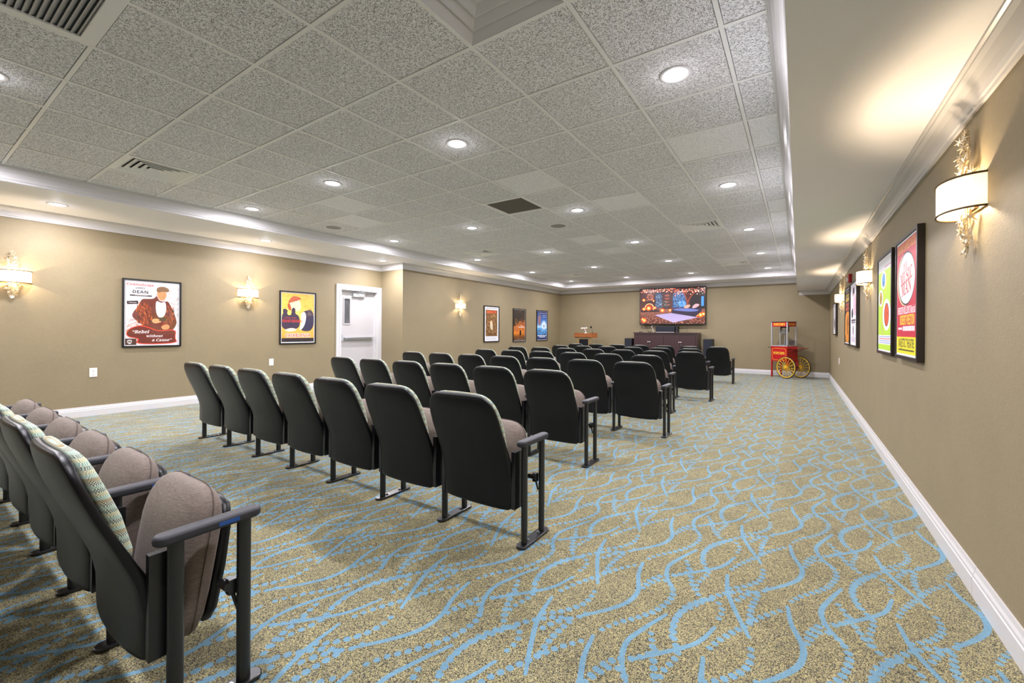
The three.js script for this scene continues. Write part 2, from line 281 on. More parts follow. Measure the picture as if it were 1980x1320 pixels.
// ---------------------------------------------------------------- exit door
{
  const d = struct('door_1', merge([span(XL - 0.135, XL - 0.092, 0.008, DH - 0.006, DZ0 + 0.005, -5.725), span(XL - 0.135, XL - 0.092, 0.008, DH - 0.006, -5.58, DZ1 - 0.005), span(XL - 0.135, XL - 0.092, 0.008, 1.33, -5.725, -5.58), span(XL - 0.135, XL - 0.092, 1.87, DH - 0.006, -5.725, -5.58)]), M.doorPaint, 'white exit door with narrow wired window and push bar');
  const casing = [];
  const prof = [[0, 0.022], [0.02, 0.03], [0.03, 0.022], [0.075, 0.018], [0.085, 0.024], [0.11, 0.024]];
  for (const [a, b] of [[0, 0.022], [0.02, 0.034], [0.05, 0.026], [0.08, 0.03]].map((q, i, L) => [q[0], L[i][1]])) {
    const w = [0.02, 0.03, 0.03, 0.035][[0, 0.02, 0.05, 0.08].indexOf(a)];
    casing.push(span(XL, XL + b, 0, DH + a + w, DZ1 + a, DZ1 + a + w), span(XL, XL + b, 0, DH + a + w, DZ0 - a - w, DZ0 - a), span(XL, XL + b, DH + a, DH + a + w, DZ0 - a, DZ1 + a));
  }
  mesh('casing', merge(casing), M.white, d);
  mesh('jamb', merge([span(XL - 0.14, XL, 0, DH, DZ1 - 0.004, DZ1), span(XL - 0.14, XL, 0, DH, DZ0, DZ0 + 0.004), span(XL - 0.14, XL, DH - 0.004, DH, DZ0, DZ1), span(XL - 0.092, XL - 0.07, 0, DH, DZ1 - 0.02, DZ1), span(XL - 0.092, XL - 0.07, 0, DH, DZ0, DZ0 + 0.02), span(XL - 0.092, XL - 0.07, DH - 0.02, DH, DZ0, DZ1)]), M.white, d);
  const wf = mesh('window_frame', merge([span(XL - 0.095, XL - 0.078, 1.31, 1.89, -5.745, -5.722), span(XL - 0.095, XL - 0.078, 1.31, 1.89, -5.583, -5.56), span(XL - 0.095, XL - 0.078, 1.31, 1.333, -5.722, -5.583), span(XL - 0.095, XL - 0.078, 1.867, 1.89, -5.722, -5.583)]), M.doorPaint, d);
  mesh('pane', span(XL - 0.116, XL - 0.111, 1.33, 1.87, -5.725, -5.58), M.glass, wf);
  const wires = []; for (let k = -14; k < 30; k++) { const y = 1.33 + k * 0.026; for (const s of [1, -1]) {
    let a = [y, -5.725], b = [y + s * 0.145 * 1.2, -5.58]; const lo = 1.33, hi = 1.87, L = (q) => -5.725 + (q - a[0]) / (b[0] - a[0]) * 0.145;
    if (Math.max(a[0], b[0]) <= lo || Math.min(a[0], b[0]) >= hi) continue;
    const A = [a[0] < lo ? lo : a[0] > hi ? hi : a[0]], B = [b[0] < lo ? lo : b[0] > hi ? hi : b[0]];
    wires.push(rod([XL - 0.1135, A[0], L(A[0])], [XL - 0.1135, B[0], L(B[0])], 0.0014, 0.0014, 4)); } }
  mesh('wire_mesh', merge(wires), M.aluminium, wf);
  const pb = mesh('push_bar', rbox(0.045, 0.062, 0.7, 0.012, XL - 0.045, 1.005, -5.91), M.steel, d);
  mesh('bar_case', merge([rbox(0.06, 0.15, 0.05, 0.008, XL - 0.062, 1.03, -5.51), rbox(0.06, 0.07, 0.05, 0.008, XL - 0.062, 1.005, -6.28), rbox(0.03, 0.05, 0.8, 0.004, XL - 0.078, 1.005, -5.9)]), M.aluminium, pb);
  const cl = mesh('door_closer', rbox(0.055, 0.085, 0.3, 0.008, XL - 0.062, 1.955, -5.93), M.aluminium, d);
  mesh('closer_arm', merge([rod([XL - 0.04, 2.004, -5.82], [XL + 0.06, 2.01, -5.98], 0.009), rod([XL + 0.06, 2.01, -5.98], [XL - 0.05, 2.022, -6.2], 0.008), box(0.03, 0.012, 0.12, XL - 0.05, 2.03, -6.2)]), M.steel, cl);
}

// ---------------------------------------------------------------- suspended ceiling
const GS = 0.6096, gx = i => i * GS - 1.5694, gz = j => -(j * GS + 1.9022);
const EX0 = TX0 + 0.085, EX1 = TX1 - 0.085, EZ0 = TZ0 + 0.085, EZ1 = TZ1 - 0.085;
const fixtures = new Set(['0,-1', '-3,-3', '-7,-1', '0,8', '-7,8', '0,15', '-7,15', '-3,4']);
const smoothBoards = new Set(['-2,3', '1,3', '2,3', '-3,10', '0,14', '-7,3', '-3,8', '-6,2', '2,7', '-1,5', '-5,9', '2,8']);
const ceiling = struct('ceiling', merge([span(TX0 - 0.02, TX1 + 0.02, HC + 0.2, HC + 0.26, TZ0, TZ1), span(EX0, EX1, HC + 0.004, HC + 0.03, gz(-4) + 0.012, EZ1)]), M.soffit, 'suspended ceiling of pitted acoustic boards in a metal grid');
{
  const full = GS - 0.032, geo = [];
  for (let v = 0; v < 4; v++) { const g = new THREE.BoxGeometry(full, 0.016, full), uv = g.attributes.uv; for (let i = 0; i < uv.count; i++) { let a = uv.getX(i), b = uv.getY(i); for (let q = 0; q < v; q++) [a, b] = [b, 1 - a]; uv.setXY(i, a, b); } geo.push(g); }
  const partial = {};
  for (let i = -9; i <= 2; i++) for (let j = -4; j <= 18; j++) {
    if (fixtures.has(i + ',' + j)) continue;
    const x0 = Math.max(gx(i) + 0.016, EX0), x1 = Math.min(gx(i + 1) - 0.016, EX1), z1 = Math.min(gz(j) - 0.016, EZ1), z0 = Math.max(gz(j + 1) + 0.016, EZ0);
    if (x1 - x0 < 0.02 || z1 - z0 < 0.02) continue;
    const w = x1 - x0, d = z1 - z0, isFull = Math.abs(w - full) < 1e-4 && Math.abs(d - full) < 1e-4;
    let g;
    if (isFull) g = geo[((i * 7 + j * 13) % 4 + 4) % 4];
    else { const key = w.toFixed(3) + d.toFixed(3); if (!partial[key]) { const q = new THREE.BoxGeometry(w, 0.016, d), uv = q.attributes.uv; for (let k = 0; k < uv.count; k++) uv.setXY(k, uv.getX(k) * w / GS, uv.getY(k) * d / GS); partial[key] = q; } g = partial[key]; }
    const t = mesh('ceiling_tile', g, M.boards[smoothBoards.has(i + ',' + j) ? 1 : 0], ceiling);
    t.position.set((x0 + x1) / 2, HC + 0.005 + 0.008, (z0 + z1) / 2);
  }
  const zEnd = gz(-4) + 0.012;
  for (let i = -8; i <= 2; i++) mesh('main_tee', span(gx(i) - 0.012, gx(i) + 0.012, HC, HC + 0.03, EZ0, zEnd), M.tee, ceiling);
  for (let j = -4; j <= 18; j++) mesh('cross_tee', span(EX0, EX1, HC + 0.0008, HC + 0.028, gz(j) - 0.012, gz(j) + 0.012), M.tee, ceiling);
  mesh('wall_angle', merge([span(EX0 - 0.006, EX0 + 0.014, HC, HC + 0.02, EZ0, EZ1), span(EX1 - 0.014, EX1 + 0.006, HC, HC + 0.02, EZ0, EZ1), span(EX0, EX1, HC, HC + 0.02, EZ0 - 0.006, EZ0 + 0.014)]), M.tee, ceiling);
}
const ord = ['zeroth', 'first', 'second', 'third', 'fourth', 'fifth', 'sixth', 'seventh', 'eighth'];
// recessed downlights
{
  const trimG = new THREE.LatheGeometry([[0.072, 0.006], [0.074, -0.003], [0.085, -0.006], [0.096, -0.004], [0.098, 0.004]].map(p => new THREE.Vector2(...p)), 40);
  const lensG = new THREE.LatheGeometry([[0.001, -0.009], [0.03, -0.0085], [0.055, -0.006], [0.068, -0.002], [0.073, 0.004]].map(p => new THREE.Vector2(...p)), 40);
  const lamp = (x, y, z, label, group) => {
    const t = thing('downlight', label, 'downlight', [x, y, z], 0, group);
    mesh('trim_ring', trimG, M.white, t); mesh('lens', lensG, M.lens, t);
    const L = new THREE.RectAreaLight(DOWNLIGHT_COLOR, DOWNLIGHT_LUMINANCE, DOWNLIGHT_SIDE, DOWNLIGHT_SIDE);
    L.name = 'downlight_glow'; L.position.set(x, y - 0.016, z); L.rotation.x = -Math.PI / 2; scene.add(L);
    const S = new THREE.PointLight(DOWNLIGHT_COLOR, LENS_SPILL); S.name = 'downlight_spill'; S.castShadow = true; S.shadow.radius = 1.5; S.position.set(x, y - 0.1, z); scene.add(S);   // light that leaves the domed lens sideways
  };
  [17.5, 13.5, 9.5, 5.5, 1.5, -2.5].forEach((j, r) => [1.5, -1.5, -4.5, -7.5].forEach((i, c) => {
    lamp(gx(i), HC + 0.003, gz(j), `round ceiling downlight, ${ord[r + 1]} row from the screen, ${ord[c + 1]} from the bulkhead`, 'recessed round downlights in the tiled ceiling');
  }));
  [-5.99, -3.59, -1.19, 1.2].forEach((z, k) => lamp(-7.36, YS, z, ['round downlight in the white side soffit, closest to the exit door', 'round downlight in the white side soffit, second from the exit door', 'round downlight in the white side soffit, third from the exit door', 'round downlight in the white side soffit, fourth from the exit door'][k], 'downlights in the white side soffit'));
}
// air diffusers and other ceiling fittings
const ductG = merge([frustum(0.288, 0.012, 0.288, 0.19), box(0.57, 0.004, 0.57, 0, 0.19, 0)]);
function cellPos(i, j) { return [(gx(i) + gx(i + 1)) / 2, HC, (gz(j) + gz(j + 1)) / 2]; }
{
  const h = 0.292;
  const t = thing('ceiling_diffuser', 'square step-down air diffuser of nested white cones, largest in ceiling', 'air vent', cellPos(0, -1));
  mesh('frame', frustum(h, 0.004, h - 0.05, 0.042), M.white, t);
  mesh('cone', merge([frustum(h - 0.052, 0.03, h - 0.06, 0.044), frustum(h - 0.06, 0.03, h - 0.105, 0.06), frustum(h - 0.052, 0.03, h - 0.06, 0.03)]), M.white, t);
  mesh('cone', merge([frustum(h - 0.11, 0.046, h - 0.118, 0.046), frustum(h - 0.118, 0.046, h - 0.165, 0.075), frustum(h - 0.11, 0.046, h - 0.112, 0.062)]), M.white, t);
  mesh('cone', merge([frustum(h - 0.17, 0.06, h - 0.178, 0.06), frustum(h - 0.178, 0.06, 0.001, 0.09), frustum(h - 0.17, 0.06, h - 0.172, 0.075)]), M.white, t);
  mesh('duct_box', ductG, M.duct, t);
}
function slotDiffuser(i, j, label) {
  const h = 0.292, t = thing('supply_diffuser', label, 'air vent', cellPos(i, j), 0, 'louvred supply diffusers');
  mesh('frame', merge([frustum(h, 0.004, h - 0.035, 0.004), frustum(h - 0.035, 0.004, h - 0.075, 0.03)]), M.tee, t);
  mesh('duct_box', ductG, M.duct, t);
  let a = 0.215; for (let k = 0; k < 4; k++) { mesh('vane', merge([frustum(a, 0.004, a - 0.046, 0.03), frustum(a + 0.003, 0.012, a, 0.004)]), M.tee, t); a -= 0.053; }
}
slotDiffuser(-7, -1, 'louvred square supply diffuser nearest the left soffit and last seats');
slotDiffuser(0, 8, 'louvred square supply diffuser at middle of ceiling near the bulkhead');
slotDiffuser(-7, 8, 'louvred square supply diffuser at middle of ceiling near left soffit');
slotDiffuser(0, 15, 'louvred square supply diffuser near the screen on the bulkhead side');
slotDiffuser(-7, 15, 'louvred square supply diffuser near the screen on the lectern side');
{
  const h = 0.292, t = thing('return_grille', 'white slatted return air grille in the ceiling above last row', 'air vent', cellPos(-3, -3));
  mesh('frame', merge([box(2 * h, 0.012, 0.045, 0, 0.004, h - 0.0225), box(2 * h, 0.012, 0.045, 0, 0.004, -h + 0.0225), box(0.045, 0.012, 2 * h - 0.09, h - 0.0225, 0.004, 0), box(0.045, 0.012, 2 * h - 0.09, -h + 0.0225, 0.004, 0)]), M.tee, t);
  mesh('duct_box', ductG, M.duct, t);
  const sl = box(2 * h - 0.08, 0.003, 0.028).rotateX(0.75);
  for (let k = 0; k < 20; k++) { const s = mesh('slat', sl, M.white, t); s.position.set(0, 0.014, -0.243 + k * 0.0256); }
  const u = thing('perforated_grille', 'dark brown perforated square grille panel in the tiled ceiling', 'air vent', cellPos(-3, 4));
  mesh('frame', merge([box(2 * h, 0.01, 0.02, 0, 0.004, h - 0.01), box(2 * h, 0.01, 0.02, 0, 0.004, -h + 0.01), box(0.02, 0.01, 2 * h - 0.04, h - 0.01, 0.004, 0), box(0.02, 0.01, 2 * h - 0.04, -h + 0.01, 0.004, 0)]), M.tee, u);
  const perf = canvas(512, 512, (x, w, hh) => { x.fillStyle = '#6d665c'; x.fillRect(0, 0, w, hh); x.fillStyle = '#2b2825'; for (let a = 0; a < 64; a++) for (let b = 0; b < 64; b++) { x.beginPath(); x.arc(a * 8 + (b % 2) * 4, b * 8 + 4, 2.2, 0, 7); x.fill(); } });
  mesh('panel', box(2 * h - 0.03, 0.006, 2 * h - 0.03, 0, 0.012, 0), std(0xffffff, 0.7, { map: tex(perf) }), u);
  for (const [i, j, label] of [[-8, 3, 'round flush ceiling speaker near the left soffit'], [-3, 6, 'round flush ceiling speaker beyond the dark grille panel']]) {
    const s = thing('ceiling_speaker', label, 'speaker', cellPos(i, j), 0, 'round flush ceiling speakers');
    mesh('rim', new THREE.LatheGeometry([[0.118, 0.008], [0.12, -0.003], [0.134, -0.003], [0.136, 0.008]].map(p => new THREE.Vector2(...p)), 40), M.tee, s);
    mesh('grille', cyl(0.119, 0.119, 0.006, 0, 0.001, 0, 40), std(0x9b9892, 0.8), s);
  }
}
// ---------------------------------------------------------------- auditorium seats
const PITCH = 0.5925, HP = PITCH / 2;
const shellG = loft([[0.197, 0.222, 0.052, 0.034], [0.204, 0.236, 0.060, 0.022], [0.225, 0.243, 0.064, 0.018], [0.34, 0.247, 0.067, 0.018], [0.41, 0.249, 0.079, 0.028], [0.455, 0.25, 0.092, 0.042], [0.50, 0.25, 0.109, 0.066], [0.58, 0.25, 0.141, 0.104], [0.65, 0.248, 0.171, 0.137], [0.72, 0.243, 0.197, 0.164], [0.765, 0.234, 0.211, 0.178], [0.795, 0.221, 0.218, 0.184], [0.818, 0.203, 0.222, 0.188], [0.834, 0.18, 0.222, 0.19], [0.843, 0.157, 0.219, 0.194], [0.8465, 0.135, 0.213, 0.2], [0.848, 0.09, 0.21, 0.203]], 36, 5, 0.02);
const cushG = loft([[0.524, 0.23, 0.116, 0.076], [0.53, 0.237, 0.117, 0.069], [0.55, 0.241, 0.124, 0.068], [0.65, 0.24, 0.15, 0.092], [0.72, 0.235, 0.175, 0.117], [0.765, 0.225, 0.188, 0.133], [0.795, 0.211, 0.194, 0.143], [0.82, 0.191, 0.198, 0.152], [0.836, 0.17, 0.2, 0.161], [0.846, 0.146, 0.2, 0.17], [0.851, 0.118, 0.198, 0.178], [0.853, 0.07, 0.196, 0.182]], 32, 3.6, 0.02);
const seatLv = [[0.168, 0.13, -0.062, -0.092], [0.178, 0.17, -0.045, -0.106], [0.205, 0.203, -0.028, -0.118], [0.26, 0.221, -0.014, -0.128], [0.34, 0.227, -0.006, -0.132], [0.45, 0.228, -0.002, -0.134], [0.55, 0.228, -0.003, -0.134], [0.60, 0.224, -0.008, -0.132], [0.635, 0.214, -0.016, -0.128], [0.66, 0.199, -0.026, -0.122], [0.68, 0.178, -0.038, -0.114], [0.692, 0.152, -0.05, -0.106], [0.699, 0.118, -0.06, -0.099], [0.702, 0.06, -0.068, -0.09]];
const tip = L => L.map(([y, w, zb, zf]) => { const q = 0.17 + (y - 0.17) * 0.9, k = -0.16 * Math.max(q - 0.22, 0); return [q, w, zb + k, zf + k]; });   // folded seat leans forward
seatLv.splice(0, seatLv.length, ...tip(seatLv));
const seatG = loft(seatLv, 30, 3.4, 0.022, 0.23);
const panG = loft(tip([[0.19, 0.12, -0.118, -0.14], [0.2, 0.17, -0.112, -0.15], [0.25, 0.2, -0.11, -0.155], [0.4, 0.205, -0.11, -0.158], [0.56, 0.2, -0.11, -0.155], [0.62, 0.18, -0.108, -0.148], [0.64, 0.13, -0.108, -0.14]]), 24, 5, 0);
const pipePts = []; for (let k = 0; k <= 26; k++) { const t = k / 26, i = 1 + t * (seatLv.length - 2), a = Math.floor(Math.min(i, seatLv.length - 2)), f = i - a, L = seatLv[a], N = seatLv[a + 1]; pipePts.push([L[1] + (N[1] - L[1]) * f + 0.0015, L[0] + (N[0] - L[0]) * f, (L[2] + L[3]) / 2 + ((N[2] + N[3] - L[2] - L[3]) / 2) * f]); }
const pipeG = tube([...pipePts, ...pipePts.slice().reverse().map(p => [-p[0], p[1], p[2]])], 0.0018, 110, 5);
const legShape = new THREE.Shape(); legShape.absellipse(0, 0, 0.0165, 0.0215, 0, Math.PI * 2);
const legG = new THREE.ExtrudeGeometry(legShape, { depth: 0.553, bevelEnabled: false, curveSegments: 12 }).rotateX(-Math.PI / 2).translate(0, 0.008, 0);
const stad = (L, w) => { const s = new THREE.Shape(); s.moveTo(-w, -L + w); s.absarc(0, -L + w, w, Math.PI, 2 * Math.PI); s.absarc(0, L - w, w, 0, Math.PI); s.closePath(); return s; };
const plateG = merge([new THREE.ExtrudeGeometry(stad(0.148, 0.027), { depth: 0.006, bevelEnabled: true, bevelSize: 0.004, bevelThickness: 0.004, bevelSegments: 2, curveSegments: 10 }).rotateX(-Math.PI / 2).translate(0, 0.005, -0.095)]);
const boltG = merge([cyl(0.009, 0.009, 0.007, 0, 0.018, -0.038, 10), cyl(0.005, 0.005, 0.012, 0, 0.02, -0.038, 8)]), bolt2G = boltG.clone().translate(0, 0, -0.114);
const armG = new THREE.ExtrudeGeometry(stad(0.133, 0.012), { depth: 0.009, bevelEnabled: true, bevelSize: 0.0155, bevelThickness: 0.0125, bevelSegments: 5, curveSegments: 14 }).rotateX(-Math.PI / 2).translate(0, 0.566, -0.092);
const hingeG = merge([rbox(0.028, 0.05, 0.03, 0.004, -0.028, 0.33, -0.165), cyl(0.014, 0.014, 0.05, 0, 0, 0, 12).rotateZ(Math.PI / 2).translate(-0.04, 0.335, -0.15), rod([-0.03, 0.34, -0.16], [-0.018, 0.255, -0.178], 0.008, 0.005), cyl(0.01, 0.01, 0.03, 0, 0, 0, 10).rotateZ(Math.PI / 2).translate(-0.032, 0.315, -0.172)]);
const hingeLG = hingeG.clone().scale(-1, 1, 1); { const ix = hingeLG.attributes; for (const a of ['position', 'normal', 'uv']) { const A = ix[a].array, s = ix[a].itemSize; for (let t = 0; t < A.length; t += 3 * s) for (let k = 0; k < s; k++) { const q = A[t + k]; A[t + k] = A[t + 2 * s + k]; A[t + 2 * s + k] = q; } } }
const wingG = merge([span(-0.268, -0.246, 0.21, 0.524, -0.018, 0.058), span(0.246, 0.268, 0.21, 0.524, -0.018, 0.058)]);
const wingOne = [span(-0.27, -0.245, 0.21, 0.524, -0.02, 0.056), span(0.245, 0.27, 0.21, 0.524, -0.02, 0.056)];
const tapeG = span(0.025, 0.0285, 0.5645, 0.5765, -0.165, -0.105);
function standard(t, side) {
  const put = (name, g, m, p = t) => { const o = mesh(name, g, m, p); if (p === t) o.position.x = side * HP; return o; };
  put('leg', legG, M.metalBlack); const f = put('leg', legG, M.metalBlack); f.position.z = -0.19;
  const pl = put('foot_plate', plateG, M.metalBlack); mesh('bolt', boltG, M.steel, pl); mesh('bolt', bolt2G, M.steel, pl);
  return put('armrest', armG, M.armrest);
}
function makeSeat() {
  const t = new THREE.Group();
  mesh('back_shell', shellG, M.plastic, t); mesh('back_cushion', cushG, M.backFabric, t);
  const s = mesh('seat_cushion', seatG, M.seatFabric, t); mesh('piping', pipeG, M.piping, s);
  mesh('seat_pan', panG, M.plastic, t);
  wingOne.forEach(g => mesh('side_bracket', g, M.metalBlack, t));
  mesh('hinge', hingeG, M.metalBlack, t).position.x = HP; mesh('hinge', hingeLG, M.metalBlack, t).position.x = -HP + 0.017;
  standard(t, 1);
  return t;
}
const seatProto = makeSeat();
const rows = [[-1.252, 7, -10.96], [-1.548, 6, -9.47], [-1.252, 7, -7.985], [-1.548, 6, -6.465], [-1.252, 7, -4.955], [-1.548, 6, -3.487], [-1.256, 7, -2.0], [-1.548, 6, -0.50]];
rows.forEach(([xe, n, z], r) => {
  for (let k = 0; k < n; k++) {
    const t = seatProto.clone(); t.name = numbered('auditorium_seat'); scene.add(t);
    t.position.set(xe - HP - k * PITCH, 0, z);
    const pos = k === 0 ? 'at the popcorn-cart aisle end' : k === n - 1 ? 'at the far end by exit side' : `${ord[k + 1]} from popcorn-cart aisle`;
    t.userData = { label: `black flip-up auditorium seat ${pos}, ${r === 0 ? 'front' : r === 7 ? 'last' : ord[r + 1]} row from screen`, category: 'chair', group: 'rows of flip-up auditorium seats' };
    if (k === n - 1) standard(t, -1);
    if (r === 7 && k < 2) { const arm = t.children.find(c => c.name === 'armrest'); const tp = mesh('tape_strip', tapeG, M.tape, arm); tp.userData.label = 'strip of blue tape'; }
  }
});
// ---------------------------------------------------------------- wall sconces
const sconceProto = (() => {                                // local +z points out of the wall, y = 0 at the middle of the shade
  const t = new THREE.Group(), W = 0.165, D = 0.125, H = 0.145;
  const half = (w, d, h, y, n = 30) => { const P = [], U = [], I = []; for (let k = 0; k <= n; k++) { const a = Math.PI * k / n; for (const q of [-1, 1]) { P.push(-Math.cos(a) * w, y + q * h / 2, Math.sin(a) ** 0.8 * d); U.push(k / n, q > 0 ? 1 : 0); } } for (let k = 0; k < n; k++) { const a = 2 * k; I.push(a, a + 2, a + 1, a + 1, a + 2, a + 3); } const g = new THREE.BufferGeometry(); g.setAttribute('position', new THREE.Float32BufferAttribute(P, 3)); g.setAttribute('uv', new THREE.Float32BufferAttribute(U, 2)); g.setIndex(I); g.computeVertexNormals(); return g; };
  const linen = canvas(256, 256, (x, w, h) => { x.fillStyle = '#f4e6ca'; x.fillRect(0, 0, w, h); for (let k = 0; k < 256; k += 2) { x.fillStyle = `rgba(190,165,120,${rr(0, .22)})`; x.fillRect(k, 0, 1, h); x.fillStyle = `rgba(190,165,120,${rr(0, .22)})`; x.fillRect(0, k, w, 1); } });
  M.shade.map = tex(linen, { rx: 2, ry: 1 }); M.shade.color.set(0xffffff);
  const sh = mesh('shade', half(W, D, H, 0), M.shade, t);
  const band = (y) => { const pts = []; for (let k = 0; k <= 30; k++) { const a = Math.PI * k / 30; pts.push([-Math.cos(a) * (W + 0.001), y, Math.sin(a) ** 0.8 * (D + 0.001)]); } return tube(pts, 0.005, 60, 6); };
  mesh('shade_trim', band(H / 2), M.shadeTrim, sh); mesh('shade_trim', band(-H / 2), M.shadeTrim, sh);
  mesh('back_plate', merge([box(0.1, 0.12, 0.012, 0, 0, 0.006), box(2 * W, 0.006, 0.006, 0, H / 2, 0.004), box(2 * W, 0.006, 0.006, 0, -H / 2, 0.004), rod([0, 0, 0.01], [0, 0, 0.05], 0.008)]), M.sconceMetal, t);
  mesh('bulb', new THREE.SphereGeometry(0.02, 16, 12).scale(1, 1.5, 1).translate(0, 0, 0.062), M.bulb, t);
  const stem = []; for (const x of [-0.03, 0, 0.03]) stem.push(tube([[x * 0.6, -0.2, 0.024], [x, -0.1, 0.03], [x, 0.1, 0.03], [x * 0.6, 0.22, 0.024], [0, 0.3, 0.02]], 0.0026, 30, 5));
  mesh('stem', merge(stem), M.star, t);
  const s = new THREE.Shape(); for (let k = 0; k < 12; k++) { const r = k % 2 ? 0.0062 : 0.033, a = k * Math.PI / 6; s[k ? 'lineTo' : 'moveTo'](Math.cos(a) * r, Math.sin(a) * r); } s.closePath();
  const starG = new THREE.ExtrudeGeometry(s, { depth: 0.0015, bevelEnabled: true, bevelSize: 0.0012, bevelThickness: 0.003, bevelSegments: 1 }).translate(0, 0, -0.0015);
  const spots = [];
  const N = 25; for (let k = 0; k < N; k++) { const f = k / (N - 1), y = 0.085 + 0.222 * f, w = 0.062 * (1 - f) ** 0.7 + 0.004; spots.push([((k * 0.618) % 1 - 0.5) * 2 * w, y, 0.02 + rr(0, 0.03), 1 - 0.35 * f]); }
  const N2 = 19; for (let k = 0; k < N2; k++) { const f = k / (N2 - 1), y = -0.085 - 0.172 * f, w = 0.055 * (1 - f) ** 0.7 + 0.004; spots.push([((k * 0.618 + .3) % 1 - 0.5) * 2 * w, y, 0.02 + rr(0, 0.03), 1 - 0.35 * f]); }
  for (const [x, y, z, k] of spots) { const m = mesh('star', starG, M.star, t); m.position.set(x, y, z); m.rotation.set(rr(-.5, .5), rr(-.7, .7), rr(0, 3)); m.scale.setScalar(k * rr(.85, 1.1)); }
  return t;
})();
[[XR, -2.84, -Math.PI / 2, 'wall sconce alone past the red poster, half-drum shade and metal stars'], [XR, -6.31, -Math.PI / 2, 'wall sconce between lime green and pink posters, half-drum shade, stars'], [XR, -9.82, -Math.PI / 2, 'wall sconce nearest the popcorn cart, half-drum shade with star cluster'],
  [XL, -0.91, Math.PI / 2, 'wall sconce left of the jacketed-man poster, half-drum shade with stars'], [XL, -3.61, Math.PI / 2, 'wall sconce between the jacketed-man and yellow posters, with metal stars'], [XL2, -8.4, Math.PI / 2, 'wall sconce between door return and row of three posters, metal stars']].forEach(([x, z, ry, label]) => {
  const t = sconceProto.clone(); t.name = numbered('wall_sconce'); scene.add(t); t.position.set(x, 1.822, z); t.rotation.y = ry;
  t.userData = { label, category: 'wall lamp', group: 'star-cluster wall sconces' };
  const L = new THREE.PointLight(SCONCE_COLOR, SCONCE_CANDELA); L.name = 'sconce_glow'; L.castShadow = true; L.shadow.radius = 0.9;
  L.position.set(x + Math.sin(ry) * 0.062, 1.822, z); scene.add(L);
});

// ---------------------------------------------------------------- framed posters
const font = (px, face = 'sans-serif', w = 'bold') => `${w} ${px}px ${face}`;
function words(x, s, cx, y, px, fill, { face, w, stroke, lw = 4, max, rot = 0, align = 'center', sx = 1, sy = 1 } = {}) {
  x.save(); x.translate(cx, y); x.rotate(rot); x.scale(sx, sy); x.font = font(px, face, w); x.textAlign = align; x.textBaseline = 'middle';
  if (stroke) { x.strokeStyle = stroke; x.lineWidth = lw; x.lineJoin = 'round'; max ? x.strokeText(s, 0, 0, max) : x.strokeText(s, 0, 0); }
  x.fillStyle = fill; max ? x.fillText(s, 0, 0, max) : x.fillText(s, 0, 0); x.restore();
}
function bars(x, x0, x1, y, h, fill, n = 9) { let p = x0; x.fillStyle = fill; while (p < x1) { const w = rr(0.4, 1.4) * (x1 - x0) / n; x.fillRect(p, y, Math.min(w * .85, x1 - p), h); p += w; } }
function blob(x, pts, fill) { x.fillStyle = fill; x.beginPath(); pts.forEach((p, i) => { const q = pts[(i + 1) % pts.length], m = [(p[0] + q[0]) / 2, (p[1] + q[1]) / 2]; i ? x.quadraticCurveTo(p[0], p[1], m[0], m[1]) : x.moveTo(m[0], m[1]); }); const p = pts[0], q = pts[1]; x.quadraticCurveTo(p[0], p[1], (p[0] + q[0]) / 2, (p[1] + q[1]) / 2); x.fill(); }
function dabs(x, n, x0, x1, y0, y1, cols, s0, s1, ang) { for (let k = 0; k < n; k++) { x.strokeStyle = cols[rnd() * cols.length | 0]; x.globalAlpha = rr(.3, .9); x.lineWidth = rr(s0, s1) * .4; x.lineCap = 'round'; const px = rr(x0, x1), py = rr(y0, y1), a = ang + rr(-.6, .6), L = rr(s0, s1) * 2; x.beginPath(); x.moveTo(px, py); x.quadraticCurveTo(px + Math.cos(a) * L * .5 + rr(-4, 4), py + Math.sin(a) * L * .5, px + Math.cos(a) * L, py + Math.sin(a) * L); x.stroke(); } x.globalAlpha = 1; }
const bg = (x, c, w, h) => { x.fillStyle = c; x.fillRect(0, 0, w, h); };
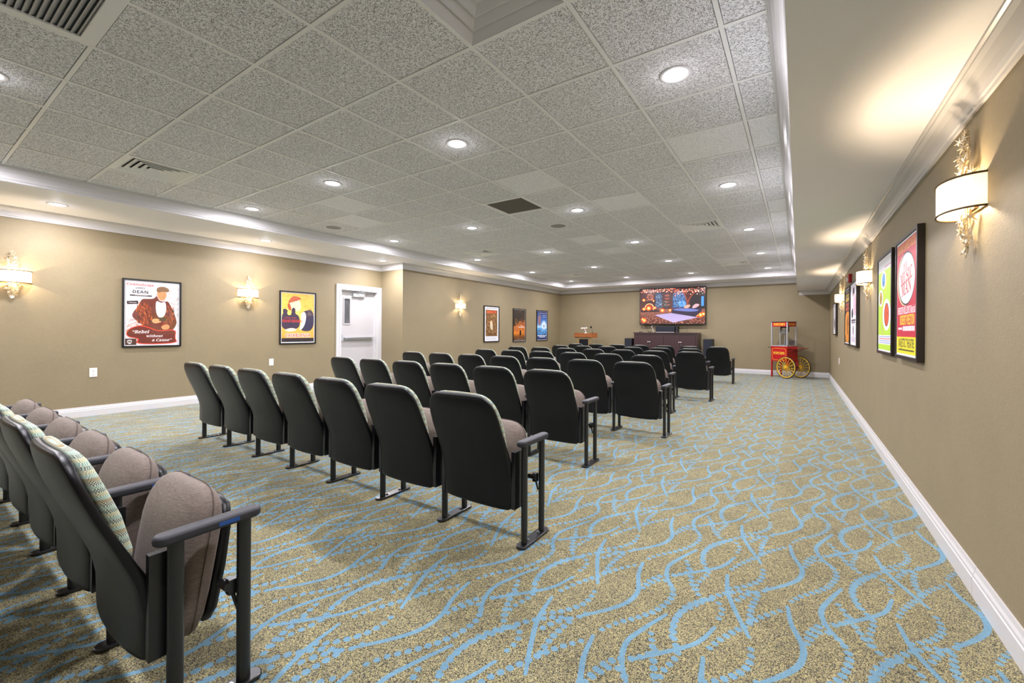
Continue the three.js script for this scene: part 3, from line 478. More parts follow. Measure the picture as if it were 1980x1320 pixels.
const art = {
  jacket: (x, w, h) => { bg(x, '#dcd9dc', w, h); dabs(x, 260, w * .55, w, h * .1, h * .7, ['#b49c86', '#9a8b7c', '#c7b8a8'], 8, 22, -.9); dabs(x, 160, 0, w * .45, h * .58, h * .8, ['#b07a55', '#c99c7a', '#8d4a2c'], 8, 20, -.5);
    blob(x, [[.26 * w, .33 * h], [.30 * w, .27 * h], [.42 * w, .27 * h], [.53 * w, .26 * h], [.57 * w, .20 * h], [.62 * w, .30 * h], [.74 * w, .30 * h], [.79 * w, .29 * h], [.84 * w, .36 * h], [.9 * w, .44 * h], [.95 * w, .58 * h], [.97 * w, .64 * h], [.92 * w, .74 * h], [.85 * w, .78 * h], [.5 * w, .8 * h], [.34 * w, .71 * h], [.2 * w, .62 * h], [.11 * w, .55 * h], [.15 * w, .47 * h], [.22 * w, .41 * h]], '#6e2c17');
    dabs(x, 120, .2 * w, .5 * w, .32 * h, .64 * h, ['#c4581f', '#e07a2c', '#48200f', '#a8431c'], 14, 34, 1.3); dabs(x, 70, .72 * w, .9 * w, .36 * h, .66 * h, ['#c4581f', '#e07a2c', '#48200f'], 12, 30, 1.5);
    blob(x, [[.56 * w, .28 * h], [.66 * w, .33 * h], [.74 * w, .29 * h], [.76 * w, .42 * h], [.73 * w, .53 * h], [.64 * w, .58 * h], [.57 * w, .52 * h], [.55 * w, .4 * h]], '#e8e8ee');
    blob(x, [[.57 * w, .13 * h], [.75 * w, .12 * h], [.77 * w, .22 * h], [.68 * w, .3 * h], [.59 * w, .25 * h]], '#c9925c'); blob(x, [[.56 * w, .08 * h], [.7 * w, .05 * h], [.82 * w, .09 * h], [.8 * w, .15 * h], [.68 * w, .13 * h], [.58 * w, .17 * h]], '#7a5428');
    blob(x, [[.46 * w, .6 * h], [.58 * w, .57 * h], [.7 * w, .63 * h], [.52 * w, .67 * h]], '#d7a06a'); blob(x, [[.64 * w, .7 * h], [.8 * w, .66 * h], [.84 * w, .74 * h], [.7 * w, .77 * h]], '#cf9560'); x.fillStyle = '#4d3a20'; x.fillRect(.62 * w, .56 * h, .14 * w, .06 * h);
    blob(x, [[.02 * w, .76 * h], [.25 * w, .68 * h], [.45 * w, .72 * h], [.6 * w, .78 * h], [.97 * w, .74 * h], [.93 * w, .9 * h], [w, .98 * h], [.5 * w, h], [.16 * w, .98 * h], [.25 * w, .9 * h], [.02 * w, .88 * h]], '#d8401c');
    blob(x, [[.035 * w, .77 * h], [.25 * w, .695 * h], [.44 * w, .735 * h], [.6 * w, .795 * h], [.955 * w, .755 * h], [.915 * w, .9 * h], [.98 * w, .97 * h], [.5 * w, .985 * h], [.19 * w, .97 * h], [.28 * w, .895 * h], [.035 * w, .87 * h]], '#6b2413'); x.fillStyle = '#4b2a1c'; x.fillRect(0, .9 * h, .2 * w, .1 * h);
    words(x, 'CinemaScope', .27 * w, .05 * h, 54, '#b8301e', { face: 'sans-serif', max: .5 * w }); words(x, 'JAMES', .27 * w, .105 * h, 36, '#1c1a1a', { sx: 1.1 }); words(x, 'DEAN', .27 * w, .165 * h, 68, '#141314', { sx: 1.15 }); x.fillStyle = '#241414'; x.fillRect(.08 * w, .212 * h, .4 * w, .02 * h); bars(x, .17 * w, .4 * w, .216 * h, 6, '#e9d9d2', 12);
    x.save(); x.translate(.13 * w, .335 * h); x.rotate(-.09); x.fillStyle = '#2a1413'; x.fillRect(-.1 * w, -.025 * h, .2 * w, .05 * h); x.restore(); bars(x, .06 * w, .2 * w, .332 * h, 8, '#efe6e2', 14);
    words(x, '“Rebel', .27 * w, .795 * h, 66, '#f3efee', { face: 'serif', w: 'italic bold' }); words(x, 'without', .53 * w, .86 * h, 56, '#f3efee', { face: 'serif', w: 'italic bold' }); words(x, 'a Cause”', .67 * w, .925 * h, 62, '#f3efee', { face: 'serif', w: 'italic bold' });
    blob(x, [[.03 * w, .93 * h], [.08 * w, .915 * h], [.13 * w, .93 * h], [.11 * w, .975 * h], [.08 * w, .99 * h], [.04 * w, .97 * h]], '#cfcac6'); x.fillStyle = '#55423a'; x.fillRect(.05 * w, .94 * h, .06 * w, .018 * h); },
  yellow: (x, w, h) => { const g = x.createLinearGradient(0, 0, 0, h); g.addColorStop(0, '#e4a83c'); g.addColorStop(.45, '#efd06a'); g.addColorStop(1, '#d8a03a'); x.fillStyle = g; x.fillRect(0, 0, w, h); dabs(x, 120, 0, w, 0, .4 * h, ['#f3c95a', '#dd9a30'], 16, 40, -.3);
    blob(x, [[.3 * w, .12 * h], [.55 * w, .1 * h], [.6 * w, .3 * h], [.5 * w, .38 * h], [.3 * w, .33 * h], [.2 * w, .28 * h]], '#f0dfae'); blob(x, [[.16 * w, .22 * h], [.3 * w, .06 * h], [.45 * w, .05 * h], [.62 * w, .1 * h], [.5 * w, .14 * h], [.32 * w, .18 * h]], '#b2562f'); blob(x, [[.16 * w, .22 * h], [.25 * w, .2 * h], [.3 * w, .36 * h], [.2 * w, .34 * h]], '#b0502c');
    blob(x, [[.62 * w, .4 * h], [.72 * w, .34 * h], [w, .32 * h], [w, .78 * h], [.55 * w, .78 * h], [.62 * w, .6 * h]], '#332b4a'); blob(x, [[0, .5 * h], [.02 * w, .44 * h], [.05 * w, .42 * h], [.03 * w, .33 * h], [.12 * w, .32 * h], [.19 * w, .36 * h], [.15 * w, .42 * h], [.22 * w, .46 * h], [.3 * w, .43 * h], [.29 * w, .33 * h], [.36 * w, .28 * h], [.42 * w, .33 * h], [.4 * w, .42 * h], [.52 * w, .45 * h], [.57 * w, .6 * h], [.5 * w, .74 * h], [0, .76 * h]], '#3a2c45');
    blob(x, [[.58 * w, .4 * h], [.72 * w, .36 * h], [.76 * w, .5 * h], [.68 * w, .7 * h], [.52 * w, .78 * h], [.6 * w, .6 * h]], '#efe9dc'); dabs(x, 60, .75 * w, w, .3 * h, .45 * h, ['#241f30', '#6b5a3a'], 8, 22, -.8); blob(x, [[.05 * w, .76 * h], [.3 * w, .7 * h], [.5 * w, .75 * h], [.25 * w, .8 * h]], '#e6d9c4');
    words(x, 'BOGART·BERGMAN', .32 * w, .57 * h, 62, '#d63a22', { max: .6 * w, sy: 1.3 }); words(x, 'HUMPHREY   INGRID', .26 * w, .505 * h, 26, '#d63a22', { max: .46 * w }); x.fillStyle = '#2a2026'; x.fillRect(0, .92 * h, w, .08 * h); words(x, 'CASABLANCA', .5 * w, .865 * h, 86, '#d9361f', { max: .94 * w, stroke: '#f6f1e6', lw: 14, sy: 1.15 }); },
  gold: (x, w, h) => { bg(x, '#ebebee', w, h); bars(x, .08 * w, .92 * w, .035 * h, 14, '#1c1c20', 7); x.save(); x.beginPath(); x.rect(.08 * w, .09 * h, .84 * w, .77 * h); x.clip(); bg(x, '#6b4a24', w, h); dabs(x, 420, 0, w, .2 * h, .9 * h, ['#a8733a', '#d3a35e', '#3b2814', '#c9822f', '#e8cf9e'], 12, 36, 1.2); blob(x, [[.4 * w, .42 * h], [.55 * w, .4 * h], [.6 * w, .62 * h], [.52 * w, .7 * h], [.38 * w, .6 * h]], '#d8c6a6'); const g = x.createLinearGradient(0, .1 * h, 0, .2 * h); g.addColorStop(0, '#e8542a'); g.addColorStop(1, '#f5c53a'); words(x, 'RAIDERS', .5 * w, .15 * h, 120, g, { max: .74 * w, w: 'italic bold' }); x.restore(); for (let k = 0; k < 4; k++) bars(x, .12 * w, .88 * w, (.89 + .022 * k) * h, 6, '#8c8c94', 16); },
  dusk: (x, w, h) => { const g = x.createLinearGradient(0, 0, 0, h); g.addColorStop(0, '#1b1512'); g.addColorStop(.3, '#3a2116'); g.addColorStop(.5, '#b5531b'); g.addColorStop(.75, '#e58a22'); g.addColorStop(1, '#2a130a'); x.fillStyle = g; x.fillRect(0, 0, w, h); dabs(x, 160, 0, w, .35 * h, .8 * h, ['#c8611d', '#f0a03a', '#7a2f10'], 18, 60, .1); blob(x, [[0, .12 * h], [.4 * w, .1 * h], [.75 * w, .22 * h], [.5 * w, .3 * h], [.4 * w, .5 * h], [.1 * w, .55 * h], [0, .5 * h]], '#17100d'); dabs(x, 40, .1 * w, .4 * w, .3 * h, .5 * h, ['#d07024', '#e89a44'], 14, 34, 1.2); blob(x, [[.5 * w, .7 * h], [.6 * w, .62 * h], [.68 * w, .72 * h], [.66 * w, .84 * h], [.52 * w, .84 * h]], '#1c0d08'); dabs(x, 120, 0, w, .82 * h, h, ['#3b1a0c', '#8d3d14', '#120806'], 12, 34, 0); bars(x, .42 * w, .95 * w, .55 * h, 26, '#f2e6da', 5); bars(x, .55 * w, .8 * w, .515 * h, 14, '#f2e6da', 4); bars(x, .1 * w, .9 * w, .95 * h, 12, '#d8a878', 12); x.fillStyle = '#e58a22'; x.beginPath(); x.arc(.55 * w, .06 * h, 16, 0, 7); x.fill(); },
  blue: (x, w, h) => { const g = x.createLinearGradient(0, 0, 0, h); g.addColorStop(0, '#13306e'); g.addColorStop(.4, '#2d74c8'); g.addColorStop(.55, '#bfe0f4'); g.addColorStop(.62, '#3f9fe0'); g.addColorStop(1, '#0b1f5c'); x.fillStyle = g; x.fillRect(0, 0, w, h); const q = x.createRadialGradient(.7 * w, .5 * h, 5, .7 * w, .5 * h, .34 * w); q.addColorStop(0, '#ffffff'); q.addColorStop(.5, 'rgba(225,242,252,.9)'); q.addColorStop(1, 'rgba(160,210,240,0)'); x.fillStyle = q; x.fillRect(0, .2 * h, w, .5 * h); blob(x, [[.1 * w, .15 * h], [.38 * w, .1 * h], [.4 * w, .4 * h], [.25 * w, .55 * h], [.08 * w, .4 * h]], '#8e6a72'); blob(x, [[.62 * w, .56 * h], [.7 * w, .42 * h], [.78 * w, .56 * h]], '#2a6fb4'); blob(x, [[.05 * w, .68 * h], [.4 * w, .62 * h], [.42 * w, .72 * h], [.1 * w, .74 * h]], '#3a2a44'); dabs(x, 160, 0, w, .62 * h, .82 * h, ['#5ab8f0', '#1b4fa8', '#8fd4f8'], 14, 46, 0); bars(x, .15 * w, .95 * w, .06 * h, 14, '#d8b46a', 8); bars(x, .55 * w, .9 * w, .14 * h, 12, '#e6edf6', 4); bars(x, .55 * w, .9 * w, .2 * h, 10, '#e6edf6', 5); bars(x, .06 * w, .94 * w, .845 * h, 30, '#f4f8fc', 4); bars(x, .25 * w, .8 * w, .895 * h, 26, '#f4f8fc', 4); },
  red: (x, w, h) => { bg(x, '#c8213a', w, h); words(x, 'BROADWAY’S HAPPIEST MUSICAL', .5 * w, .05 * h, 52, '#dcae3a', { max: .9 * w, sy: 1.7 }); x.fillStyle = '#e7c9a0'; x.beginPath(); x.ellipse(.44 * w, .34 * h, .42 * w, .235 * h, 0, 0, 7); x.fill(); x.fillStyle = '#2b2326'; x.beginPath(); x.ellipse(.5 * w, .335 * h, .43 * w, .235 * h, 0, 0, 7); x.fill(); x.fillStyle = '#eeeef2'; x.beginPath(); x.ellipse(.505 * w, .335 * h, .41 * w, .222 * h, 0, 0, 7); x.fill(); words(x, 'THE', .45 * w, .225 * h, 70, '#c83a24', { face: 'serif', rot: -.12 }); words(x, 'MUSIC', .5 * w, .315 * h, 128, '#c83a24', { face: 'serif', rot: -.1, max: .66 * w }); words(x, 'MAN', .5 * w, .415 * h, 140, '#c83a24', { face: 'serif', rot: -.1, max: .5 * w }); words(x, 'MEREDITH WILLSON’S Musical', .5 * w, .615 * h, 52, '#f3eef0', { max: .9 * w, sy: 1.5 }); words(x, 'ROBERT PRESTON', .54 * w, .7 * h, 62, '#f2d72a', { max: .8 * w, sy: 1.7 }); bars(x, .08 * w, .3 * w, .765 * h, 18, '#f3eef0', 4); bars(x, .34 * w, .92 * w, .755 * h, 36, '#f3eef0', 9); x.fillStyle = '#f0e01e'; x.fillRect(0, .85 * h, w, .15 * h); words(x, 'MAJESTIC THEATRE', .5 * w, .905 * h, 62, '#1a1a16', { max: .86 * w, sy: 1.5 }); bars(x, .1 * w, .9 * w, .96 * h, 12, '#1a1a16', 14); },
  lime: (x, w, h) => { bg(x, '#b5dc3a', w, h); x.fillStyle = '#d6d6d8'; x.fillRect(0, 0, w, .13 * h); bars(x, .5 * w, .95 * w, .085 * h, 12, '#c06a86', 7); x.lineWidth = 16; x.strokeStyle = '#e8d22e'; x.beginPath(); x.moveTo(.75 * w, .2 * h); x.bezierCurveTo(.5 * w, .45 * h, .25 * w, .6 * h, 0, .8 * h); x.stroke(); x.strokeStyle = '#d8648e'; x.beginPath(); x.arc(.6 * w, .64 * h, .32 * w, 1.7, 3.6); x.stroke();
    for (const [cx, cy, rx, ry, c, d] of [[.42, .23, .2, .1, '#4f9fe0', '#1a2b4a'], [.2, .42, .18, .095, '#c9a52e', '#251c12'], [.66, .62, .3, .17, '#e4521c', '#1d120e']]) { x.fillStyle = '#f0eef6'; x.beginPath(); x.ellipse(cx * w, cy * h, rx * w, ry * h, 0, 0, 7); x.fill(); x.fillStyle = d; x.beginPath(); x.ellipse(cx * w, cy * h, rx * .6 * w, ry * .74 * h, 0, 0, 7); x.fill(); x.fillStyle = c; x.beginPath(); x.ellipse(cx * w, cy * h, rx * .5 * w, ry * .68 * h, 0, 0, 7); x.fill(); dabs(x, 14, (cx - rx * .3) * w, (cx + rx * .2) * w, (cy - ry * .3) * h, (cy + ry * .4) * h, [d], 8, 22, 1.2); }
    x.fillStyle = '#f2f2f4'; x.fillRect(0, .84 * h, w, .1 * h); for (let k = 0; k < 4; k++) bars(x, .06 * w, .94 * w, (.852 + .022 * k) * h, 9, k === 1 ? '#d23a48' : '#7f8ed0', 12); },
  pink: (x, w, h) => { bg(x, '#ebe4ee', w, h); blob(x, [[.45 * w, .1 * h], [.95 * w, .2 * h], [w, .5 * h], [.6 * w, .55 * h], [.4 * w, .3 * h]], '#e3b9c8'); blob(x, [[.35 * w, .08 * h], [.6 * w, .04 * h], [.72 * w, .12 * h], [.6 * w, .22 * h], [.35 * w, .2 * h]], '#2c1c26'); blob(x, [[.45 * w, .16 * h], [.62 * w, .15 * h], [.6 * w, .24 * h], [.48 * w, .23 * h]], '#e6cfc8'); blob(x, [[.2 * w, .42 * h], [.4 * w, .38 * h], [.5 * w, .52 * h], [.3 * w, .58 * h], [.15 * w, .52 * h]], '#221821'); bars(x, .15 * w, .85 * w, .585 * h, 30, '#1e1a22', 5); bars(x, .2 * w, .8 * w, .63 * h, 18, '#1e1a22', 8); blob(x, [[.38 * w, .7 * h], [.52 * w, .68 * h], [.54 * w, .84 * h], [.42 * w, .86 * h]], '#2a222b'); x.strokeStyle = '#7b6a78'; x.lineWidth = 5; x.strokeRect(.3 * w, .67 * h, .32 * w, .2 * h); for (let k = 0; k < 5; k++) bars(x, .15 * w, .85 * w, (.89 + .016 * k) * h, 6, '#8d7f94', 16); },
  amber: (x, w, h) => { bg(x, '#171010', w, h); bars(x, .15 * w, .85 * w, .03 * h, 14, '#d8d2c8', 5); bars(x, .15 * w, .85 * w, .08 * h, 46, '#b89a34', 4); bars(x, .12 * w, .88 * w, .15 * h, 60, '#c2a23a', 3); bars(x, .12 * w, .88 * w, .25 * h, 54, '#b0422a', 4); bars(x, .12 * w, .88 * w, .33 * h, 54, '#c04a2c', 4); blob(x, [[0, .5 * h], [.3 * w, .42 * h], [.9 * w, .4 * h], [w, .6 * h], [w, h], [0, h]], '#e08a20'); dabs(x, 180, 0, w, .5 * h, h, ['#f2b42a', '#f5cf4a', '#b5431a', '#6b2412', '#e26a1e'], 20, 60, 1.4); blob(x, [[.5 * w, .5 * h], [.68 * w, .48 * h], [.66 * w, .8 * h], [.52 * w, .9 * h]], '#3a150c'); },
  grey: (x, w, h) => { bg(x, '#cfcacc', w, h); dabs(x, 220, .1 * w, .9 * w, .1 * h, .85 * h, ['#8b8588', '#a79f9f', '#6e686b', '#bdb6b6'], 14, 44, 1.1); blob(x, [[.3 * w, .55 * h], [.5 * w, .45 * h], [.75 * w, .6 * h], [.6 * w, .85 * h], [.25 * w, .8 * h]], '#6b5f5c'); bars(x, .2 * w, .8 * w, .05 * h, 18, '#54504f', 5); },
};
function poster(label, key, x, z, ry, w, h, yc, { border = 0.012, frameMat = M.frameBlack, bar = 0.022, depth = 0.03, glazed = true } = {}) {
  const t = thing('framed_poster', label, 'poster', [x, yc, z], ry, 'framed film posters on the walls');
  mesh('frame', merge([rbox(bar, h, depth, 0.004, -w / 2 + bar / 2, 0, depth / 2), rbox(bar, h, depth, 0.004, w / 2 - bar / 2, 0, depth / 2), rbox(w - 2 * bar, bar, depth, 0.004, 0, h / 2 - bar / 2, depth / 2), rbox(w - 2 * bar, bar, depth, 0.004, 0, -h / 2 + bar / 2, depth / 2)]), frameMat, t);
  const zp = glazed ? 0.012 : depth - 0.007;
  mesh('mat_board', box(w - 2 * bar, h - 2 * bar, 0.006, 0, 0, zp - 0.004), M.mat, t);
  const pw = w - 2 * bar - 2 * border, ph = h - 2 * bar - 2 * border, W = 704, H = Math.round(W * ph / pw);
  const T = tex(canvas(W, H, (c, a, b) => { c.clearRect(0, 0, a, b); art[key](c, a, b); }), { wrap: false });
  mesh('print', new THREE.PlaneGeometry(pw, ph).translate(0, 0, zp), std(0xffffff, 0.5, { map: T }), t);
  if (glazed) mesh('glazing', box(w - 2 * bar, h - 2 * bar, 0.0015, 0, 0, depth - 0.008), M.glazing, t);
}
const L_ = Math.PI / 2, R_ = -Math.PI / 2, rp = { frameMat: M.frameBrown, bar: 0.028, depth: 0.04, border: 0.014, glazed: false };
poster('poster of a man in red-brown jacket with white script lettering', 'jacket', XL, -2.288, L_, 0.7, 0.995, 1.42);
poster('yellow poster with dark silhouettes and big red title, beside exit door', 'yellow', XL, -4.516, L_, 0.716, 1.005, 1.42, { border: 0.018 });
poster('white-bordered golden-brown poster beside the wall sconce', 'gold', XL2, -9.77, L_, 0.725, 1.03, 1.386, { border: 0.004, bar: 0.026 });
poster('dark poster with orange dusk sky, middle of the three', 'dusk', XL2, -11.23, L_, 0.726, 1.03, 1.372);
poster('bright blue poster nearest the lectern corner', 'blue', XL2, -12.65, L_, 0.735, 1.03, 1.381);
poster('red poster with white oval drum and yellow foot band', 'red', XR, -4.14, R_, 0.755, 0.905, 1.45, rp);
poster('lime green poster with three white-ringed oval portraits', 'lime', XR, -5.07, R_, 0.765, 0.905, 1.45, rp);
poster('white and pale pink poster with dark figures', 'pink', XR, -7.7, R_, 0.84, 0.93, 1.455, rp);
poster('black and amber poster with yellow block lettering', 'amber', XR, -8.62, R_, 0.78, 0.92, 1.455, rp);
poster('small grey poster nearest the popcorn cart corner', 'grey', XR, -11.5, R_, 0.8, 0.69, 1.485, rp);

// ---------------------------------------------------------------- wall plates
function outlet(x, z, y, ry, label) {
  const t = thing('power_outlet', label, 'outlet', [x, y, z], ry, 'white wall outlets');
  mesh('cover_plate', rbox(0.078, 0.122, 0.007, 0.003, 0, 0, 0.0035), M.plateWhite, t);
  for (const s of [-1, 1]) { const r = mesh('socket', rbox(0.034, 0.032, 0.005, 0.002, 0, s * 0.024, 0.007), M.plateWhite, t); mesh('slots', merge([box(0.003, 0.01, 0.002, -0.007, s * 0.024 + 0.003, 0.0098), box(0.003, 0.008, 0.002, 0.007, s * 0.024 + 0.003, 0.0098), cyl(0.0028, 0.0028, 0.002, 0, 0, 0, 8).rotateX(Math.PI / 2).translate(0, s * 0.024 - 0.008, 0.0098)]), M.dark, r); }
}
outlet(XL, -1.645, 0.59, L_, 'white duplex outlet below the wall left of jacketed-man poster');
outlet(XL, -4.02, 0.594, L_, 'white duplex outlet below the yellow poster');
outlet(XR, -10.65, 0.63, R_, 'white outlet low on wall near the popcorn cart');
{
  const t = thing('fire_alarm', 'red fire alarm strobe above the black and amber poster', 'alarm', [XR, 2.03, -8.36], R_);
  mesh('housing', rbox(0.1, 0.13, 0.045, 0.008, 0, 0, 0.0225), std(0xa5161c, 0.4), t); mesh('strobe_lens', rbox(0.05, 0.06, 0.02, 0.006, 0, -0.02, 0.053), M.plateWhite, t);
}

// ---------------------------------------------------------------- television
const screenArt = canvas(1280, 740, (x, w, h) => {
  bg(x, '#1d0d10', w, h); let g = x.createLinearGradient(0, 0, 0, h * .55); g.addColorStop(0, '#2a0f10'); g.addColorStop(1, '#4a1d18'); x.fillStyle = g; x.fillRect(0, 0, w, h * .6);
  g = x.createLinearGradient(0, h * .58, 0, h); g.addColorStop(0, '#7d4a3a'); g.addColorStop(1, '#3a1a16'); x.fillStyle = g; x.fillRect(0, h * .58, w, h * .42);
  for (let k = 0; k < 1500; k++) { const py = rr(.6, 1) * h, s = 3 + 12 * (py / h - .58); x.fillStyle = ['#c8593a', '#e68a66', '#5a2018', '#2a1012', '#d8a890'][rnd() * 5 | 0]; x.globalAlpha = rr(.4, .9); x.beginPath(); x.ellipse(rnd() * w, py, s * 1.3, s * .5, 0, 0, 7); x.fill(); } x.globalAlpha = 1;
  x.fillStyle = '#160a0c'; x.fillRect(.78 * w, .1 * h, .22 * w, .5 * h); x.fillStyle = '#3a1512'; x.fillRect(.01 * w, .1 * h, .25 * w, .55 * h);
  const arch = (cx, top, bw, bot, f) => { x.beginPath(); x.moveTo(cx - bw, bot); x.lineTo(cx - bw, top + bw); x.arc(cx, top + bw, bw, Math.PI, 0); x.lineTo(cx + bw, bot); x.closePath(); x.fillStyle = f; x.fill(); };
  arch(.3 * w, .1 * h, .055 * w, .52 * h, '#1f2f4c'); arch(.62 * w, .08 * h, .1 * w, .56 * h, '#1b3b66'); x.fillStyle = '#3f86d8'; x.globalAlpha = .7; x.beginPath(); x.ellipse(.67 * w, .44 * h, .06 * w, .08 * h, 0, 0, 7); x.fill(); x.globalAlpha = 1;
  dabs(x, 240, .25 * w, .35 * w, .14 * h, .56 * h, ['#9fc0e0', '#2a4a6e', '#d8e6f2', '#101a28'], 5, 14, 1); dabs(x, 380, .53 * w, .71 * w, .14 * h, .52 * h, ['#a9cbec', '#2d5a94', '#e2eef8', '#15253c', '#4a9be8'], 5, 14, 1.2); arch(.965 * w, .25 * h, .018 * w, .52 * h, '#3a7cd0');
  x.fillStyle = '#2c1210'; x.fillRect(.39 * w, .14 * h, .09 * w, .44 * h); for (let r = 0; r < 4; r++) bars(x, .4 * w, .47 * w, (.17 + r * .09) * h, 40, '#8a3a2a', 7);
  x.strokeStyle = '#7a3020'; x.lineWidth = 26; x.beginPath(); x.moveTo(.74 * w, .5 * h); x.quadraticCurveTo(.76 * w, .25 * h, .88 * w, .1 * h); x.stroke(); x.beginPath(); x.moveTo(.74 * w, .4 * h); x.quadraticCurveTo(.72 * w, .2 * h, .66 * w, .05 * h); x.stroke();
  x.lineWidth = 16; x.strokeStyle = '#8d4a38'; x.beginPath(); x.arc(.165 * w, .22 * h, 56, 0, 7); x.stroke(); dabs(x, 90, .1 * w, .22 * w, .12 * h, .33 * h, ['#c8553a', '#e0a080'], 6, 14, 1);
  x.fillStyle = '#1a0c0c'; x.fillRect(.01 * w, .34 * h, .25 * w, .04 * h); arch(.15 * w, .41 * h, .075 * w, .6 * h, '#e8b070'); arch(.15 * w, .43 * h, .06 * w, .6 * h, '#7a1f0c'); x.fillStyle = '#1d1212'; x.fillRect(.01 * w, .6 * h, .3 * w, .06 * h);
  const fire = (cx, cy, r) => { const q = x.createRadialGradient(cx, cy, 2, cx, cy, r); q.addColorStop(0, '#fff6d0'); q.addColorStop(.3, '#ffc24a'); q.addColorStop(.6, 'rgba(240,80,20,.8)'); q.addColorStop(1, 'rgba(180,20,10,0)'); x.fillStyle = q; x.fillRect(cx - r, cy - r, 2 * r, 2 * r); };
  for (const [a, b, r] of [[.14, .55, 70], [.06, .57, 46], [.24, .54, 40], [.06, .31, 44], [.22, .34, 26], [.36, .62, 54], [.48, .62, 40], [.065, .9, 66], [.04, .87, 40], [.89, .75, 60], [.94, .76, 66], [.98, .74, 50], [.86, .72, 44]]) fire(a * w, b * h, r);
  dabs(x, 70, .33 * w, .46 * w, .36 * h, .56 * h, ['#2f4a44', '#6f8a88', '#1a2a2a'], 8, 24, -1);
  for (let k = 0; k < 330; k++) { const a = rnd(); x.fillStyle = ['#e0563a', '#f08a6a', '#ffd8c0', '#a02a1c', '#f4b49a'][rnd() * 5 | 0]; x.beginPath(); x.arc(a * w, Math.abs(rr(-.02, .1)) * h + (a > .55 ? rnd() * .12 * h : 0), rr(3, 11), 0, 7); x.fill(); }
  blob(x, [[.5 * w, .62 * h], [.53 * w, .57 * h], [.9 * w, .56 * h], [.98 * w, .62 * h], [.86 * w, .82 * h], [.8 * w, .84 * h], [.5 * w, .74 * h]], '#231a2e'); blob(x, [[.5 * w, .6 * h], [.66 * w, .56 * h], [.95 * w, .62 * h], [.84 * w, .68 * h], [.6 * w, .64 * h]], '#56609a');
  blob(x, [[.68 * w, .56 * h], [.72 * w, .48 * h], [.8 * w, .47 * h], [.76 * w, .58 * h]], '#c08a78'); blob(x, [[.8 * w, .57 * h], [.86 * w, .44 * h], [.94 * w, .48 * h], [.86 * w, .58 * h]], '#b88a92');
  x.fillStyle = '#a99ac0'; x.beginPath(); x.moveTo(.24 * w, .75 * h); x.lineTo(.5 * w, .7 * h); x.lineTo(.9 * w, .83 * h); x.lineTo(.53 * w, .97 * h); x.closePath(); x.fill(); x.strokeStyle = '#6a5a86'; x.lineWidth = 3; for (let k = 1; k < 12; k++) { const f = k / 12; x.beginPath(); x.moveTo((.24 + .26 * f) * w, (.75 - .05 * f) * h); x.lineTo((.53 + .37 * f) * w, (.97 - .14 * f) * h); x.stroke(); x.beginPath(); x.moveTo((.24 + .29 * f) * w, (.75 + .22 * f) * h); x.lineTo((.5 + .4 * f) * w, (.7 + .13 * f) * h); x.stroke(); }
});
{
  const t = thing('television', 'large wall-mounted television showing a firelit living room scene', 'television', [-3.315, 1.995, ZF]);
  const W = 1.995, H = 1.16;
  const m = mesh('casing', rbox(W, H, 0.055, 0.006, 0, 0, 0.105), M.frameBlack, t);
  const T = tex(screenArt, { wrap: false });
  mesh('screen', new THREE.PlaneGeometry(W - 0.045, H - 0.055).translate(0, 0.004, 0.1335), std(0x060606, 0.25, { emissive: 0xffffff, emissiveMap: T, emissiveIntensity: SCREEN_GLOW }), t);
  mesh('wall_bracket', merge([box(0.5, 0.4, 0.02, 0, 0, 0.035), box(0.06, 0.45, 0.04, -0.2, 0, 0.06), box(0.06, 0.45, 0.04, 0.2, 0, 0.06)]), M.metalBlack, t);
}
